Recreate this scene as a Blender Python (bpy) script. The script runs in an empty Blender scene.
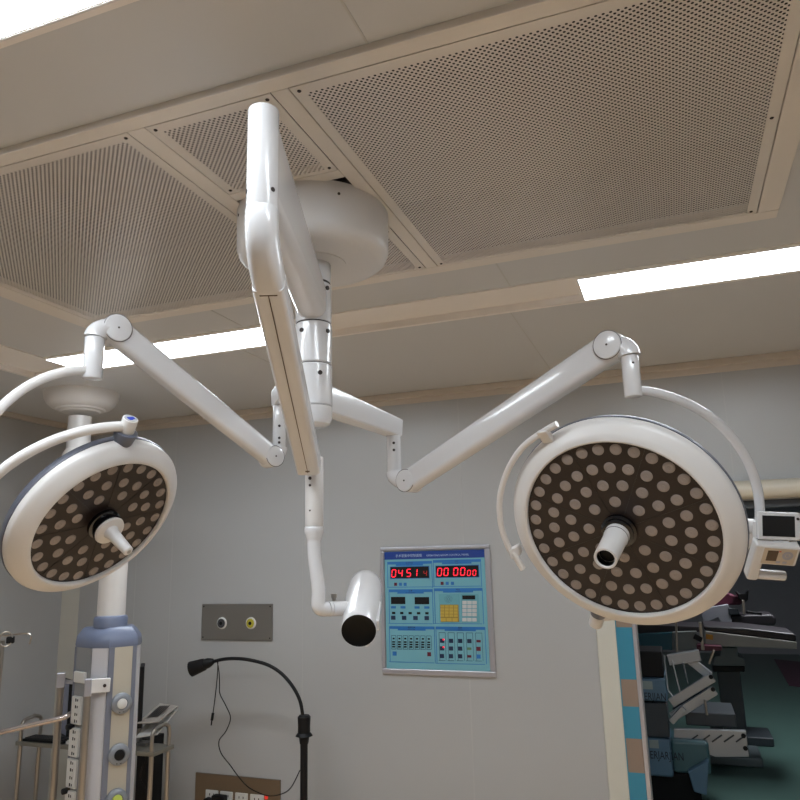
import bpy, math, random
from mathutils import Vector as V, Matrix
random.seed(4)
S = 0.86            # site units -> metres
ZO = 0.30           # floor level in site units
def T(p): return V((p[0]*S, p[1]*S, (p[2]+ZO)*S))
sc = bpy.context.scene
# ------------------------------------------------------------------ camera
F = 722.0
CX = V((.936, .097, .338)).normalized(); CY = V((.351, -.190, -.917)); CY = (CY-CX*CX.dot(CY)).normalized(); CZ = CX.cross(CY)
if CZ.y < 0: CZ = -CZ
Rm = Matrix((CX, CY, CZ))               # camera axes -> world
C0 = V((0, 0, 1.75))
cd = bpy.data.cameras.new('camera'); cd.sensor_width = 36; cd.lens = 36*F/800; cd.clip_start = .05
cam = bpy.data.objects.new('camera', cd); sc.collection.objects.link(cam)
cam.matrix_world = Matrix.Translation(T(C0)) @ Rm.to_4x4(); sc.camera = cam
# ------------------------------------------------------------------ world, exposure
w = bpy.data.worlds.new('world'); sc.world = w; w.use_nodes = True
w.node_tree.nodes['Background'].inputs[0].default_value = (.5, .55, .6, 1); w.node_tree.nodes['Background'].inputs[1].default_value = .05
sc.view_settings.view_transform = 'Standard'; sc.view_settings.look = 'None'; sc.view_settings.gamma = 1
sc.view_settings.exposure = 0.0
LAMP = 23.0          # emission strength of the ceiling light panels
CORR = 40.0          # emission strength of the unseen fill panel added in the corridor
# ------------------------------------------------------------------ pixel / space helpers
def cv(a, b, c): return Rm @ V((a, b, c))
def ray(x, y): return Rm @ V(((x-400)/F, -(y-400)/F, -1))
def pd(x, y, d): return C0 + ray(x, y)*d
def py(x, y, Y): r = ray(x, y); return C0 + r*(Y/r.y)
def pz(x, y, Z): r = ray(x, y); return C0 + r*((Z-C0.z)/r.z)
def zat(X0, Y0, y):
    lo, hi = -2., 3.5
    for _ in range(40):
        m = (lo+hi)/2; q = Rm.transposed() @ (V((X0, Y0, m))-C0)
        if 400-F*q.y/-q.z < y: hi = m
        else: lo = m
    return lo
# ------------------------------------------------------------------ materials
MT = {}
def mat(n, col, rough=.5, metal=0., coat=0., var=.04, scale=8., bump=0., emit=None, es=0., spec=.5):
    if n in MT: return MT[n]
    m = bpy.data.materials.new(n); m.use_nodes = True; nt = m.node_tree; b = nt.nodes['Principled BSDF']
    b.inputs['Roughness'].default_value = rough; b.inputs['Metallic'].default_value = metal
    b.inputs['Coat Weight'].default_value = coat; b.inputs['Specular IOR Level'].default_value = spec
    tc = nt.nodes.new('ShaderNodeTexCoord'); nz = nt.nodes.new('ShaderNodeTexNoise'); nz.inputs['Scale'].default_value = scale
    nz.inputs['Detail'].default_value = 3; nt.links.new(tc.outputs['Object'], nz.inputs['Vector'])
    mx = nt.nodes.new('ShaderNodeMix'); mx.data_type = 'RGBA'
    mx.inputs[6].default_value = tuple(max(0, c*(1-var)) for c in col)+(1,); mx.inputs[7].default_value = tuple(min(1, c*(1+var)) for c in col)+(1,)
    nt.links.new(nz.outputs['Fac'], mx.inputs[0]); nt.links.new(mx.outputs[2], b.inputs['Base Color'])
    if bump:
        bp = nt.nodes.new('ShaderNodeBump'); bp.inputs['Strength'].default_value = bump; bp.inputs['Distance'].default_value = .02
        nt.links.new(nz.outputs['Fac'], bp.inputs['Height']); nt.links.new(bp.outputs[0], b.inputs['Normal'])
    if emit: b.inputs['Emission Color'].default_value = tuple(emit)+(1,); b.inputs['Emission Strength'].default_value = es
    MT[n] = m; return m
WALL = mat('wall_paint', (.43, .435, .437), .30, var=.02, scale=1.5)
CEIL = mat('ceiling_paint', (.59, .59, .59), .42, var=.02, scale=1.2)
FRAME = mat('diffuser_paint', (.74, .69, .63), .40, var=.02)
TRAYM = mat('tray_paint', (.85, .80, .75), .40, var=.02)
FLOORM = mat('vinyl_floor', (.86, .61, .385), .35, var=.06, scale=3)
GREEN = mat('green_vinyl_floor', (.065, .125, .108), .30, var=.15, scale=2)
ENAM = mat('white_enamel', (.68, .675, .685), .22, coat=.4, var=.01)
ENAM2 = mat('satin_white_enamel', (.70, .68, .665), .32, var=.015)
SEAM = mat('dark_seam', (.03, .02, .018), .6)
BLACK = mat('black_plastic', (.004, .004, .005), .5, spec=.3)
BLACKG = mat('black_glass', (.004, .004, .005), .08, coat=.5)
GREYB = mat('blue_grey_plastic', (.115, .125, .16), .38)
PBLUE = mat('pendant_blue_plastic', (.155, .185, .275), .35)
PRAIL = mat('pendant_rail_grey', (.17, .185, .235), .4)
PGREY = mat('pendant_aluminium', (.30, .31, .32), .4, .3)
PWHITE = mat('pendant_white_panel', (.60, .60, .64), .3)
CREAM = mat('pendant_cream_panel', (.50, .46, .38), .4)
STEEL = mat('stainless_steel', (.42, .39, .35), .28, .9, var=.1)
BRSTEEL = mat('brushed_steel_plate', (.30, .285, .265), .33, .8, var=.08, scale=3)
BRSTEEL2 = mat('bronze_steel_plate', (.235, .185, .135), .33, .75, var=.12, scale=3)
ALU = mat('anodised_aluminium', (.50, .50, .55), .3, .6)
LEDBG = mat('lamp_face_brown', (.017, .010, .008), .28, coat=.08, var=.03, spec=.32)
LENS = mat('lens_acrylic', (.235, .195, .175), .12, coat=.7, var=.12, scale=60)
SILV = mat('galvanised_silver', (.42, .44, .47), .35, .5)
WPLAST = mat('white_plastic', (.66, .66, .64), .35)
def emis(n, col, s):
    m = bpy.data.materials.new(n); m.use_nodes = True; nt = m.node_tree; b = nt.nodes['Principled BSDF']
    b.inputs['Base Color'].default_value = (.8, .8, .8, 1); b.inputs['Emission Color'].default_value = tuple(col)+(1,); b.inputs['Emission Strength'].default_value = s
    MT[n] = m; return m
LIGHT = emis('light_panel', (.86, .935, 1.0), LAMP)
LIGHTC = emis('corridor_fill_panel', (.92, .95, 1.0), CORR)
# perforated sheet: round holes in a centred-square lattice, real see-through openings
def perf_mat():
    m = bpy.data.materials.new('perforated_sheet'); m.use_nodes = True; nt = m.node_tree; N = nt.nodes; L = nt.links
    b = N['Principled BSDF']; b.inputs['Base Color'].default_value = (.76, .71, .66, 1); b.inputs['Roughness'].default_value = .33; b.inputs['Metallic'].default_value = .25
    tc = N.new('ShaderNodeTexCoord'); P = .0170*S
    def lat(off):
        a = N.new('ShaderNodeVectorMath'); a.operation = 'ADD'; a.inputs[1].default_value = (off, off, 0); L.new(tc.outputs['Object'], a.inputs[0])
        s = N.new('ShaderNodeVectorMath'); s.operation = 'SCALE'; s.inputs['Scale'].default_value = 1/P; L.new(a.outputs[0], s.inputs[0])
        f = N.new('ShaderNodeVectorMath'); f.operation = 'FRACTION'; L.new(s.outputs[0], f.inputs[0])
        d = N.new('ShaderNodeVectorMath'); d.operation = 'SUBTRACT'; d.inputs[1].default_value = (.5, .5, 0); L.new(f.outputs[0], d.inputs[0])
        q = N.new('ShaderNodeVectorMath'); q.operation = 'MULTIPLY'; q.inputs[1].default_value = (1, 1, 0); L.new(d.outputs[0], q.inputs[0])
        l = N.new('ShaderNodeVectorMath'); l.operation = 'LENGTH'; L.new(q.outputs[0], l.inputs[0]); return l.outputs['Value']
    mn = N.new('ShaderNodeMath'); mn.operation = 'MINIMUM'; L.new(lat(0), mn.inputs[0]); L.new(lat(P/2), mn.inputs[1])
    lt = N.new('ShaderNodeMath'); lt.operation = 'GREATER_THAN'; lt.inputs[1].default_value = .222; L.new(mn.outputs[0], lt.inputs[0])
    L.new(lt.outputs[0], b.inputs['Alpha']); return m
PERF = perf_mat()
# ------------------------------------------------------------------ mesh builder
def frame_from(z, up=V((0, 0, 1))):
    z = z.normalized(); x = up.cross(z)
    if x.length < 1e-4: x = V((1, 0, 0))
    x.normalize(); return Matrix((x, z.cross(x), z)).transposed()
class MB:
    def __init__(s): s.v = []; s.f = []
    def poly(s, pts, faces): n = len(s.v); s.v += [V(p) for p in pts]; s.f += [tuple(n+i for i in f) for f in faces]; return s
    def obox(s, c, ax, ay, az):     # centre + half axes
        c = V(c); p = [c+ax*i+ay*j+az*k for k in (-1, 1) for j in (-1, 1) for i in (-1, 1)]
        fs = [(0, 2, 3, 1), (4, 5, 7, 6), (0, 1, 5, 4), (2, 6, 7, 3), (0, 4, 6, 2), (1, 3, 7, 5)]
        if ax.cross(ay).dot(az) < 0: fs = [f[::-1] for f in fs]
        return s.poly(p, fs)
    def box(s, x0, x1, y0, y1, z0, z1):
        x0, x1 = sorted((x0, x1)); y0, y1 = sorted((y0, y1)); z0, z1 = sorted((z0, z1))
        return s.obox(((x0+x1)/2, (y0+y1)/2, (z0+z1)/2), V(((x1-x0)/2, 0, 0)), V((0, (y1-y0)/2, 0)), V((0, 0, (z1-z0)/2)))
    def lathe(s, o, z, prof, n=48, caps=True):    # prof: (r, t) along z
        o = V(o); M = frame_from(V(z)); R = []
        for r, t in prof:
            R.append([o+M@V((r*math.cos(2*math.pi*k/n), r*math.sin(2*math.pi*k/n), t)) for k in range(n)])
        b = len(s.v)
        for q in R: s.v += q
        for i in range(len(R)-1):
            for k in range(n):
                k2 = (k+1) % n; s.f.append((b+i*n+k, b+i*n+k2, b+(i+1)*n+k2, b+(i+1)*n+k))
        if caps:
            if prof[0][0] > 0: s.f.append(tuple(b+k for k in range(n))[::-1])
            if prof[-1][0] > 0: s.f.append(tuple(b+(len(R)-1)*n+k for k in range(n)))
        return s
    def cyl(s, a, b, r, r2=None, n=32, rd=0.):
        a = V(a); b = V(b); d = b-a; L = d.length; r2 = r if r2 is None else r2
        pr = [(r, 0), (r2, L)] if not rd else [(r-rd, 0), (r-.3*rd, .3*rd), (r, rd), (r2, L-rd), (r2-.3*rd, L-.3*rd), (r2-rd, L)]
        return s.lathe(a, d, pr, n)
    def sweep(s, pts, sec, up=V((0, 0, 1)), closed=True):   # sec: fn(i)->list of (a,b) offsets ; parallel transport
        pts = [V(p) for p in pts]; n = len(pts); base = len(s.v); m = None; x = None
        for i, p in enumerate(pts):
            t = (pts[min(i+1, n-1)]-pts[max(i-1, 0)]).normalized()
            if x is None:
                x = up.cross(t)
                if x.length < 1e-3: x = V((1, 0, 0)).cross(t)
            x = (x-t*x.dot(t)).normalized(); y = t.cross(x); q = sec(i); m = len(q)
            s.v += [p+x*a+y*b for a, b in q]
        for i in range(n-1):
            for k in range(m):
                k2 = (k+1) % m; s.f.append((base+i*m+k, base+i*m+k2, base+(i+1)*m+k2, base+(i+1)*m+k))
        s.f.append(tuple(base+k for k in range(m))[::-1]); s.f.append(tuple(base+(n-1)*m+k for k in range(m))); return s
    def tube(s, pts, r, n=14, up=V((0, 0, 1))):
        rr = r if callable(r) else (lambda i: r)
        return s.sweep(pts, lambda i: [(rr(i)*math.cos(2*math.pi*k/n), rr(i)*math.sin(2*math.pi*k/n)) for k in range(n)], up)
    def prism(s, pts, z0, z1):
        n = len(pts); p = [(x, y, z0) for x, y in pts]+[(x, y, z1) for x, y in pts]
        return s.poly(p, [tuple(range(n))[::-1], tuple(range(n, 2*n))]+[(i, (i+1) % n, n+(i+1) % n, n+i) for i in range(n)])
    def each(s, name, m, parent, nv=None):
        """one object per disconnected shape (screws, bolts)"""
        par = list(range(len(s.v)))
        def fd(a):
            while par[a] != a: par[a] = par[par[a]]; a = par[a]
            return a
        for f in s.f:
            for q in f[1:]: par[fd(q)] = fd(f[0])
        g = {}
        for f in s.f: g.setdefault(fd(f[0]), []).append(f)
        for k, fs in g.items():
            ids = sorted({q for f in fs for q in f}); mp = {q: i for i, q in enumerate(ids)}
            o = MB(); o.v = [s.v[q] for q in ids]; o.f = [tuple(mp[q] for q in f) for f in fs]; o.build(name, m, parent)
    def build(s, name, m, parent=None, bevel=0, seg=2, origin=None, smooth=35):
        return link_mesh(name, [T(p) for p in s.v], s.f, m, parent, bevel*S, seg, None if origin is None else T(origin), smooth)
def link_mesh(name, vs, fs, m, parent=None, bevel=0, seg=2, origin=None, smooth=35):
    po = parent.matrix_basis.translation if parent is not None and parent.parent is None else None
    if parent is not None:
        po = V((0, 0, 0)); q = parent
        while q is not None: po = po+q.location; q = q.parent
    o0 = origin if origin is not None else (po if po is not None else sum(vs, V())/max(1, len(vs)))
    me = bpy.data.meshes.new(name); me.from_pydata([tuple(v-o0) for v in vs], [], fs); me.validate(); me.update()
    me.materials.append(m)
    for p in me.polygons: p.use_smooth = True
    me.set_sharp_from_angle(angle=math.radians(smooth))
    ob = bpy.data.objects.new(name, me); sc.collection.objects.link(ob)
    if parent is not None: ob.parent = parent; ob.location = o0-po
    else: ob.location = o0
    if bevel:
        b = ob.modifiers.new('bevel', 'BEVEL'); b.width = bevel; b.segments = seg; b.limit_method = 'ANGLE'; b.angle_limit = math.radians(40)
        b.harden_normals = True
    return ob
def empty(name, p, label, cat, group=None):
    o = bpy.data.objects.new(name, None); sc.collection.objects.link(o); o.location = T(p); o.empty_display_size = .05
    o['label'] = label; o['category'] = cat
    if group: o['group'] = group
    return o
def tag(o, label, cat, group=None):
    o['label'] = label; o['category'] = cat
    if group: o['group'] = group
    return o
def struct(name, mb, m, bevel=0):
    o = mb.build(name, m, bevel=bevel); o['kind'] = 'structure'; return o
def rrect(w, h, r, k=3):
    r = min(r, w/2-1e-4, h/2-1e-4); o = []
    for cx, cy, a0 in ((w/2-r, h/2-r, 0), (-w/2+r, h/2-r, 90), (-w/2+r, -h/2+r, 180), (w/2-r, -h/2+r, 270)):
        for j in range(k+1):
            a = math.radians(a0+90*j/k); o.append((cx+r*math.cos(a), cy+r*math.sin(a)))
    return o
def smoothpath(P, n=8):
    P = [V(p) for p in P]; out = []
    for i in range(len(P)-1):
        a = P[max(i-1, 0)]; b = P[i]; c = P[i+1]; d = P[min(i+2, len(P)-1)]
        for j in range(n):
            t = j/n; out.append(.5*((2*b)+(c-a)*t+(2*a-5*b+4*c-d)*t*t+(3*b-a-3*c+d)*t**3))
    out.append(P[-1]); return out
def text(name, s, size, m, o, ex, ey, parent, ext=.0006, align='CENTER', sx=1.):
    """writing: o = origin (site units), ex/ey unit axes of the lettering, size in site units"""
    cu = bpy.data.curves.new(name, 'FONT'); cu.body = s; cu.size = size*S; cu.align_x = align; cu.align_y = 'CENTER'; cu.extrude = ext; cu.resolution_u = 2
    t = bpy.data.objects.new(name, cu); sc.collection.objects.link(t)
    dg = bpy.context.evaluated_depsgraph_get(); me = bpy.data.meshes.new_from_object(t.evaluated_get(dg))
    bpy.data.objects.remove(t); ex = V(ex).normalized(); ey = V(ey).normalized(); ez = ex.cross(ey); oo = T(o)
    vs = [oo+ex*(v.co.x*sx)+ey*v.co.y+ez*v.co.z for v in me.vertices]; fs = [tuple(p.vertices) for p in me.polygons]
    bpy.data.meshes.remove(me); return link_mesh(name, vs, fs, m, parent)

# ================================================================== SETTING
XL, XR, YF, YB, H = -5.09, 2.6, -2.6, 5.2, 3.0
FZ = -ZO
struct('floor', MB().box(XL-.15, XR+.15, YF-.15, YB+.15, FZ-.1, FZ), FLOORM)
# back wall with the doorway (X -0.32 .. 1.75, Z up to 2.05)
DX0, DX1, DZ = -.295, 1.75, 2.05
struct('wall_back', MB().box(XL-.1, DX0, YB, YB+.12, FZ, H+.1).box(DX0, DX1, YB, YB+.12, DZ, H+.1).box(DX1, XR+.1, YB, YB+.12, FZ, H+.1), WALL)
struct('wall_left', MB().box(XL-.12, XL, YF, YB, FZ, H+.1), WALL)
struct('wall_right', MB().box(XR, XR+.12, YF, YB, FZ, H+.1), WALL)
struct('wall_front', MB().box(XL-.12, XR+.12, YF-.12, YF, FZ, H+.1), WALL)
SEAML = mat('panel_joint', (.455, .46, .455), .5)
SEAMD = mat('panel_joint_beige', (.54, .53, .51), .5)
i = 1
for a, b_ in ((XL+.7, 1), (-4.02, 1), (-2.77, 1), (-1.45, 1), (.40, 0)):
    z0 = FZ if b_ else 2.2
    t = struct('trim_%d' % i, MB().box(a-.004, a+.004, YB-.0015, YB+.004, z0, H-.04), SEAML); i += 1
cove = MB()
cove.prism([(XL, YB-.045), (XR, YB-.045), (XR, YB), (XL, YB)], H-.045, H).box(XL, XR, YB-.012, YB, H-.088, H-.03)
cove.prism([(XL, YF), (XL+.045, YF), (XL+.045, YB-.045), (XL, YB-.045)], H-.045, H)
struct('trim_6', cove, mat('cove_beige', (.60, .535, .46), .4), bevel=.006)
struct('trim_7', MB().prism([(XL, YB-.10), (XL+.10, YB), (XL, YB)], FZ, H-.045), mat('cream_corner_strip', (.46, .45, .40), .4))
# cream pilaster, tape-striped jamb and steel edge at the left of the doorway; header roll over it
struct('trim_8', MB().box(-.555, -.425, YB-.022, YB, FZ, DZ+.13), mat('cream_jamb', (.60, .59, .52), .4), bevel=.018)
TB = mat('blue_tape', (.035, .24, .36), .45); TBR = mat('brown_tape', (.27, .20, .155), .5)
dr = empty('door_1', (-.39, YB, FZ), 'doorway jamb with blue and brown stripes and steel edge', 'door'); dr['kind'] = 'structure'
for k in ('label', 'category'): del dr[k]
zs = [zat(-.39, YB, q) for q in (520, 553, 580, 627, 679, 706, 738, 772, 808, 845)]
zs = [DZ+.02]+zs+[FZ]
for k in range(len(zs)-1):
    MB().box(-.422, -.322, YB-.014, YB, zs[k], zs[k+1]).build('jamb_stripe', TB if k % 2 == 0 else TBR, dr)
MB().box(-.322, -.296, YB-.024, YB+.12, FZ, DZ).build('steel_edge', ALU, dr, bevel=.004)
MB().box(-.430, -.422, YB-.018, YB, FZ, DZ+.02).build('edge_strip', TB, dr)
hr = MB(); hr.lathe((-.60, YB-.03, DZ+.065), (1, 0, 0), [(.052, 0), (.06, .01), (.06, 2.6)], 24)
struct('trim_9', hr, mat('cream_roll_cover', (.60, .55, .45), .35))
struct('trim_10', MB().box(-.296, DX1, YB+.02, YB+.07, DZ-.05, DZ), mat('dark_track', (.05, .055, .06), .4))
# ceiling: slab with openings cut for the tray ring
TX0, TX1, TY0, TY1, TWD = -3.97, 1.42, .75, 3.60, .345       # outer tray ring
IX0, IX1, IY0, IY1 = -3.54, TX1-TWD, 1.105, 3.262
ce = MB()
def ceil_rect(x0, x1, y0, y1): ce.box(x0, x1, y0, y1, H, H+.06)
ceil_rect(XL-.1, XR+.1, YF-.1, TY0); ceil_rect(XL-.1, XR+.1, TY1, YB+.1); ceil_rect(XL-.1, TX0, TY0, TY1); ceil_rect(TX1, XR+.1, TY0, TY1)
# central field around the laminar diffuser void
AX0, AX1, AY0, AY1 = -2.80, .46, 1.48, 2.90
ceil_rect(IX0, IX1, IY0, AY0); ceil_rect(IX0, IX1, AY1, IY1); ceil_rect(IX0, AX0, AY0, AY1); ceil_rect(AX1, IX1, AY0, AY1)
struct('ceiling', ce, CEIL)
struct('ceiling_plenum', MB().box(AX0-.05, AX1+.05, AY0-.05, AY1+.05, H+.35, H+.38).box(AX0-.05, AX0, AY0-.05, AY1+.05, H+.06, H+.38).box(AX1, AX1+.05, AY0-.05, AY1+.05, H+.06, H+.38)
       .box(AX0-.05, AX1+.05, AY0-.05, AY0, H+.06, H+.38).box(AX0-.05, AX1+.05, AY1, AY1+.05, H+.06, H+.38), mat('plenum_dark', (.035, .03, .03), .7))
tr = MB()       # tray ring bottoms, recessed 2.5 cm
z = H+.03
tr.box(TX0, TX1, IY1, TY1, z, z+.03).box(TX0, TX1, TY0, IY0, z, z+.03).box(TX0, IX0, IY0, IY1, z, z+.03).box(IX1, TX1, IY0, IY1, z, z+.03)
struct('trim_11', tr, TRAYM)
rim = MB(); zz = H-.006
def rimx(x0, x1, y): rim.box(x0, x1, y-.014, y+.014, zz, H+.03)
def rimy(x, y0, y1): rim.box(x-.014, x+.014, y0, y1, zz, H+.03)
rimx(TX0, TX1, TY1); rimx(TX0, TX1, TY0); rimy(TX0, TY0, TY1); rimy(TX1, TY0, TY1)
rimx(IX0, IX1, IY1); rimx(IX0, IX1, IY0); rimy(IX0, IY0, IY1); rimy(IX1, IY0, IY1)
struct('trim_12', rim, TRAYM)
sm = MB()
for x in (-.70, -2.35): sm.box(x-.003, x+.003, TY1+.03, YB-.05, H-.0015, H+.001)
for x in (-.62, -2.1): sm.box(x-.003, x+.003, AY1+.02, IY1-.02, H-.0015, H+.001)
sm.box(-.60, -.594, IY0+.02, AY0-.02, H-.0015, H+.001)
struct('trim_13', sm, SEAMD)
# corridor / store room beyond the doorway
QX0, QX1, QY = -2.2, 5.4, 16.5
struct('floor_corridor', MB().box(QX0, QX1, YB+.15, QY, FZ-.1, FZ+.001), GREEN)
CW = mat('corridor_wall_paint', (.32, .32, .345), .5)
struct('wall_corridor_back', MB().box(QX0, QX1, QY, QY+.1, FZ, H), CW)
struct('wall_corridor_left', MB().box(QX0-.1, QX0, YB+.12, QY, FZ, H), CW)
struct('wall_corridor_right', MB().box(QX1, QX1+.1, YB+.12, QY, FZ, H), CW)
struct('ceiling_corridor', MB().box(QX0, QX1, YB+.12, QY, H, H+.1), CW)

# ================================================================== CEILING LIGHTS
def ceiling_light(x0, x1, y0, y1, label, zc=H, m=None):
    o = empty('ceiling_light', ((x0+x1)/2, (y0+y1)/2, zc), label, 'ceiling light', 'flat light panels in the ceiling tray')
    b = MB(); f = .008
    for a in ((x0, x1, y0, y0+f), (x0, x1, y1-f, y1), (x0, x0+f, y0+f, y1-f), (x1-f, x1, y0+f, y1-f)): b.box(a[0], a[1], a[2], a[3], zc-.008, zc+.028)
    b.build('frame', ENAM2, o, bevel=.002)
    MB().box(x0+f, x1-f, y0+f, y1-f, zc-.004, zc+.02).build('diffuser', m or LIGHT, o)
    return o
y0, y1 = IY1+.012, TY1-.012
ceiling_light(-3.545, -1.91, y0, y1, 'long lit white ceiling light panel behind the small surgical lamp arm')
ceiling_light(-.315, 1.05, y0, y1, 'lit white ceiling light panel above the large surgical lamp at the right')
ceiling_light(-3.1, -.80, TY0+.012, IY0-.003, 'lit white ceiling light panel cut by the upper left corner of the photo')
ceiling_light(-.25, 1.05, TY0+.012, IY0-.012, 'ceiling light panel over the photographer')
lc = ceiling_light(1.0, 1.6, 8.2, 9.4, 'unseen fill light panel added to brighten the room beyond the doorway', H-.03, LIGHTC); del lc['group']  # added fill, hidden above the door header, lifts the dark far room

# ================================================================== PERFORATED AIR DIFFUSER
ad = empty('air_diffuser', (-1.135, 2.2, H-.02), 'beige perforated air supply grille filling the middle of the ceiling', 'air diffuser')
zf = H-.022
xs = [-2.80, -2.745, -2.70, -1.46, -1.41, -.863, -.81, .405, .47]
fr = MB()
B = [(-2.88, .49, 1.478, 1.53), (-2.88, .49, 2.877, 2.95), (-2.88, -2.765, 1.53, 2.877), (.415, .49, 1.53, 2.877), (-1.407, -1.345, 1.53, 2.877), (-.920, -.867, 1.53, 2.877),
     (-1.345, -.920, 1.968, 2.018), (-1.345, -.920, 2.40, 2.44)]
kd = .9825
for (a, b_, c, d) in B: fr.box(a*kd, b_*kd, c*kd, d*kd, zf, H+.02)
fr.build('frame', FRAME, ad, bevel=.003)
pan = [(-2.765, -1.407, 1.53, 2.877), (-.867, .415, 1.53, 2.877), (-1.345, -.920, 1.53, 1.968), (-1.345, -.920, 2.44, 2.877)]
BORD = mat('perforated_sheet_border', (.74, .69, .63), .36, .15)
for (a, b_, c, d) in pan:
    a, b_, c, d = [q_*kd for q_ in (a, b_, c, d)]; e = .003; m_ = .034; mf = .016
    bb = MB(); a2, b2, c2, d2 = a+e, b_-e, c+e, d-e
    for q in ((a2, b2, c2, c2+m_), (a2, b2, d2-mf, d2), (a2, a2+m_, c2+m_, d2-mf), (b2-m_, b2, c2+m_, d2-mf)): bb.box(*q, zf+.001, zf+.004)
    p = bb.build('grille_panel', BORD, ad)
    MB().box(a2+m_, b2-m_, c2+m_, d2-mf, zf+.0012, zf+.0018).build('perforated_sheet', PERF, p)
    sb = MB()
    for sx in (a2+.02, b2-.02):
        for sy in (c2+.02, d2-.02): sb.lathe((sx, sy, zf-.002), (0, 0, 1), [(.004, 0), (.006, .002), (.006, .004)], 10)
    if b_-a > 1:
        for sx in (b2-.02,): sb.lathe((sx, (c2+d2)/2, zf-.002), (0, 0, 1), [(.004, 0), (.006, .002), (.006, .004)], 10)
    sb.each('screw', SEAM, p)

# ================================================================== SURGICAL LIGHT MOUNT
KX, KY = -1.135, 2.205
mt = empty('ceiling_mount', (KX, KY, H), 'white round ceiling canopy and thick central column of the surgical lights', 'ceiling mount')
MB().lathe((KX, KY, H-.205), (0, 0, 1), [(.09, .0), (.22, .0), (.248, .006), (.266, .022), (.274, .045), (.276, .190)], 72).build('canopy', ENAM2, mt)
sb = MB()
for a in range(4):
    t = math.pi/4+a*math.pi/2; n_ = V((math.cos(t), math.sin(t), 0)); sb.cyl(V((KX, KY, H-.06))+n_*.274, V((KX, KY, H-.06))+n_*.2775, .005, n=10)
sb.each('screw', SEAM, mt)
MB().lathe((KX, KY, H-.208), (0, 0, 1), [(.118, 0), (.118, .004)], 40).lathe((KX, KY, 2.715), (0, 0, 1), [(.058, 0), (.058, .12)], 40).build('flange', ENAM2, mt)
def ringsec(z0, z1, r, name):
    MB().lathe((KX, KY, z0), (0, 0, 1), [(r-.004, 0), (r, .004), (r, z1-z0-.004), (r-.004, z1-z0)], 48).build(name, ENAM, mt)
ringsec(2.717, 2.80, .062, 'column_collar'); ringsec(2.567, 2.714, .064, 'column_section'); ringsec(2.416, 2.564, .066, 'column_section'); ringsec(2.265, 2.413, .066, 'column_section')
MB().lathe((KX, KY, 2.195), (0, 0, 1), [(.0, 0), (.04, .002), (.056, .010), (.064, .026), (.066, .068)], 48).build('column_end_cap', ENAM, mt)
MB().cyl((KX, KY, 2.26), (KX, KY, 2.80), .0615, n=40).build('joint_rings', SEAM, mt)
d = V((KX, KY, 0)).normalized(); sb = MB()
for zc, an in ((2.53, -38), (2.53, 48), (2.375, 20), (2.69, 48)):
    t = Matrix.Rotation(math.radians(an), 3, 'Z') @ (-d); t.z = 0; t.normalize(); q = V((KX, KY, zc)); sb.cyl(q+t*.063, q+t*.069, .008, n=12)
sb.each('screw', SEAM, mt)

def rbox_arm(a, b, wa, ha, wb, hb, rr=.35):
    """rounded-rectangular arm tapering from a to b"""
    m = MB(); a = V(a); b = V(b); n = 8
    pts = [a.lerp(b, i/n) for i in range(n+1)]
    def sec(i):
        t = i/n; w_ = wa+(wb-wa)*t; h_ = ha+(hb-ha)*t; return rrect(w_, h_, rr*min(w_, h_), 5)
    return m.sweep(pts, sec)
def knuckle(m, J, A, r, down=True, k=8):
    """bend from joint centre J (horizontal) into a vertical axis at A (x,y)"""
    J = V(J); h = V((A[0]-J.x, A[1]-J.y, 0)); L = max(h.length, .01); e = h.normalized(); sg = -1 if down else 1; R_ = max(L, r*.9); RV = .042
    pts = [J-e*.012]
    for i in range(k+1):
        t = math.pi/2*i/k; pts.append(J+e*(R_*math.sin(t)*L/R_)+V((0, 0, sg*RV*(1-math.cos(t)))))
    m.tube(pts, lambda i: r, 24)
    return pts[-1]
def disc(parent, J, side, r, wd, name='joint_cap'):
    J = V(J); side = V(side).normalized()
    MB().lathe(J-side*wd, side, [(r-.004, 0), (r, .004), (r, 2*wd-.006), (r-.003, 2*wd-.001), (r-.006, 2*wd)], 40).build(name, ENAM, parent)
    MB().cyl(J+side*(wd-.0005), J+side*(wd+.0015), .0035, n=10).lathe(J+side*(wd-.0055), side, [(r+.0006, 0), (r+.0006, .0014)], 40).build('screw', SEAM, parent)

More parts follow.
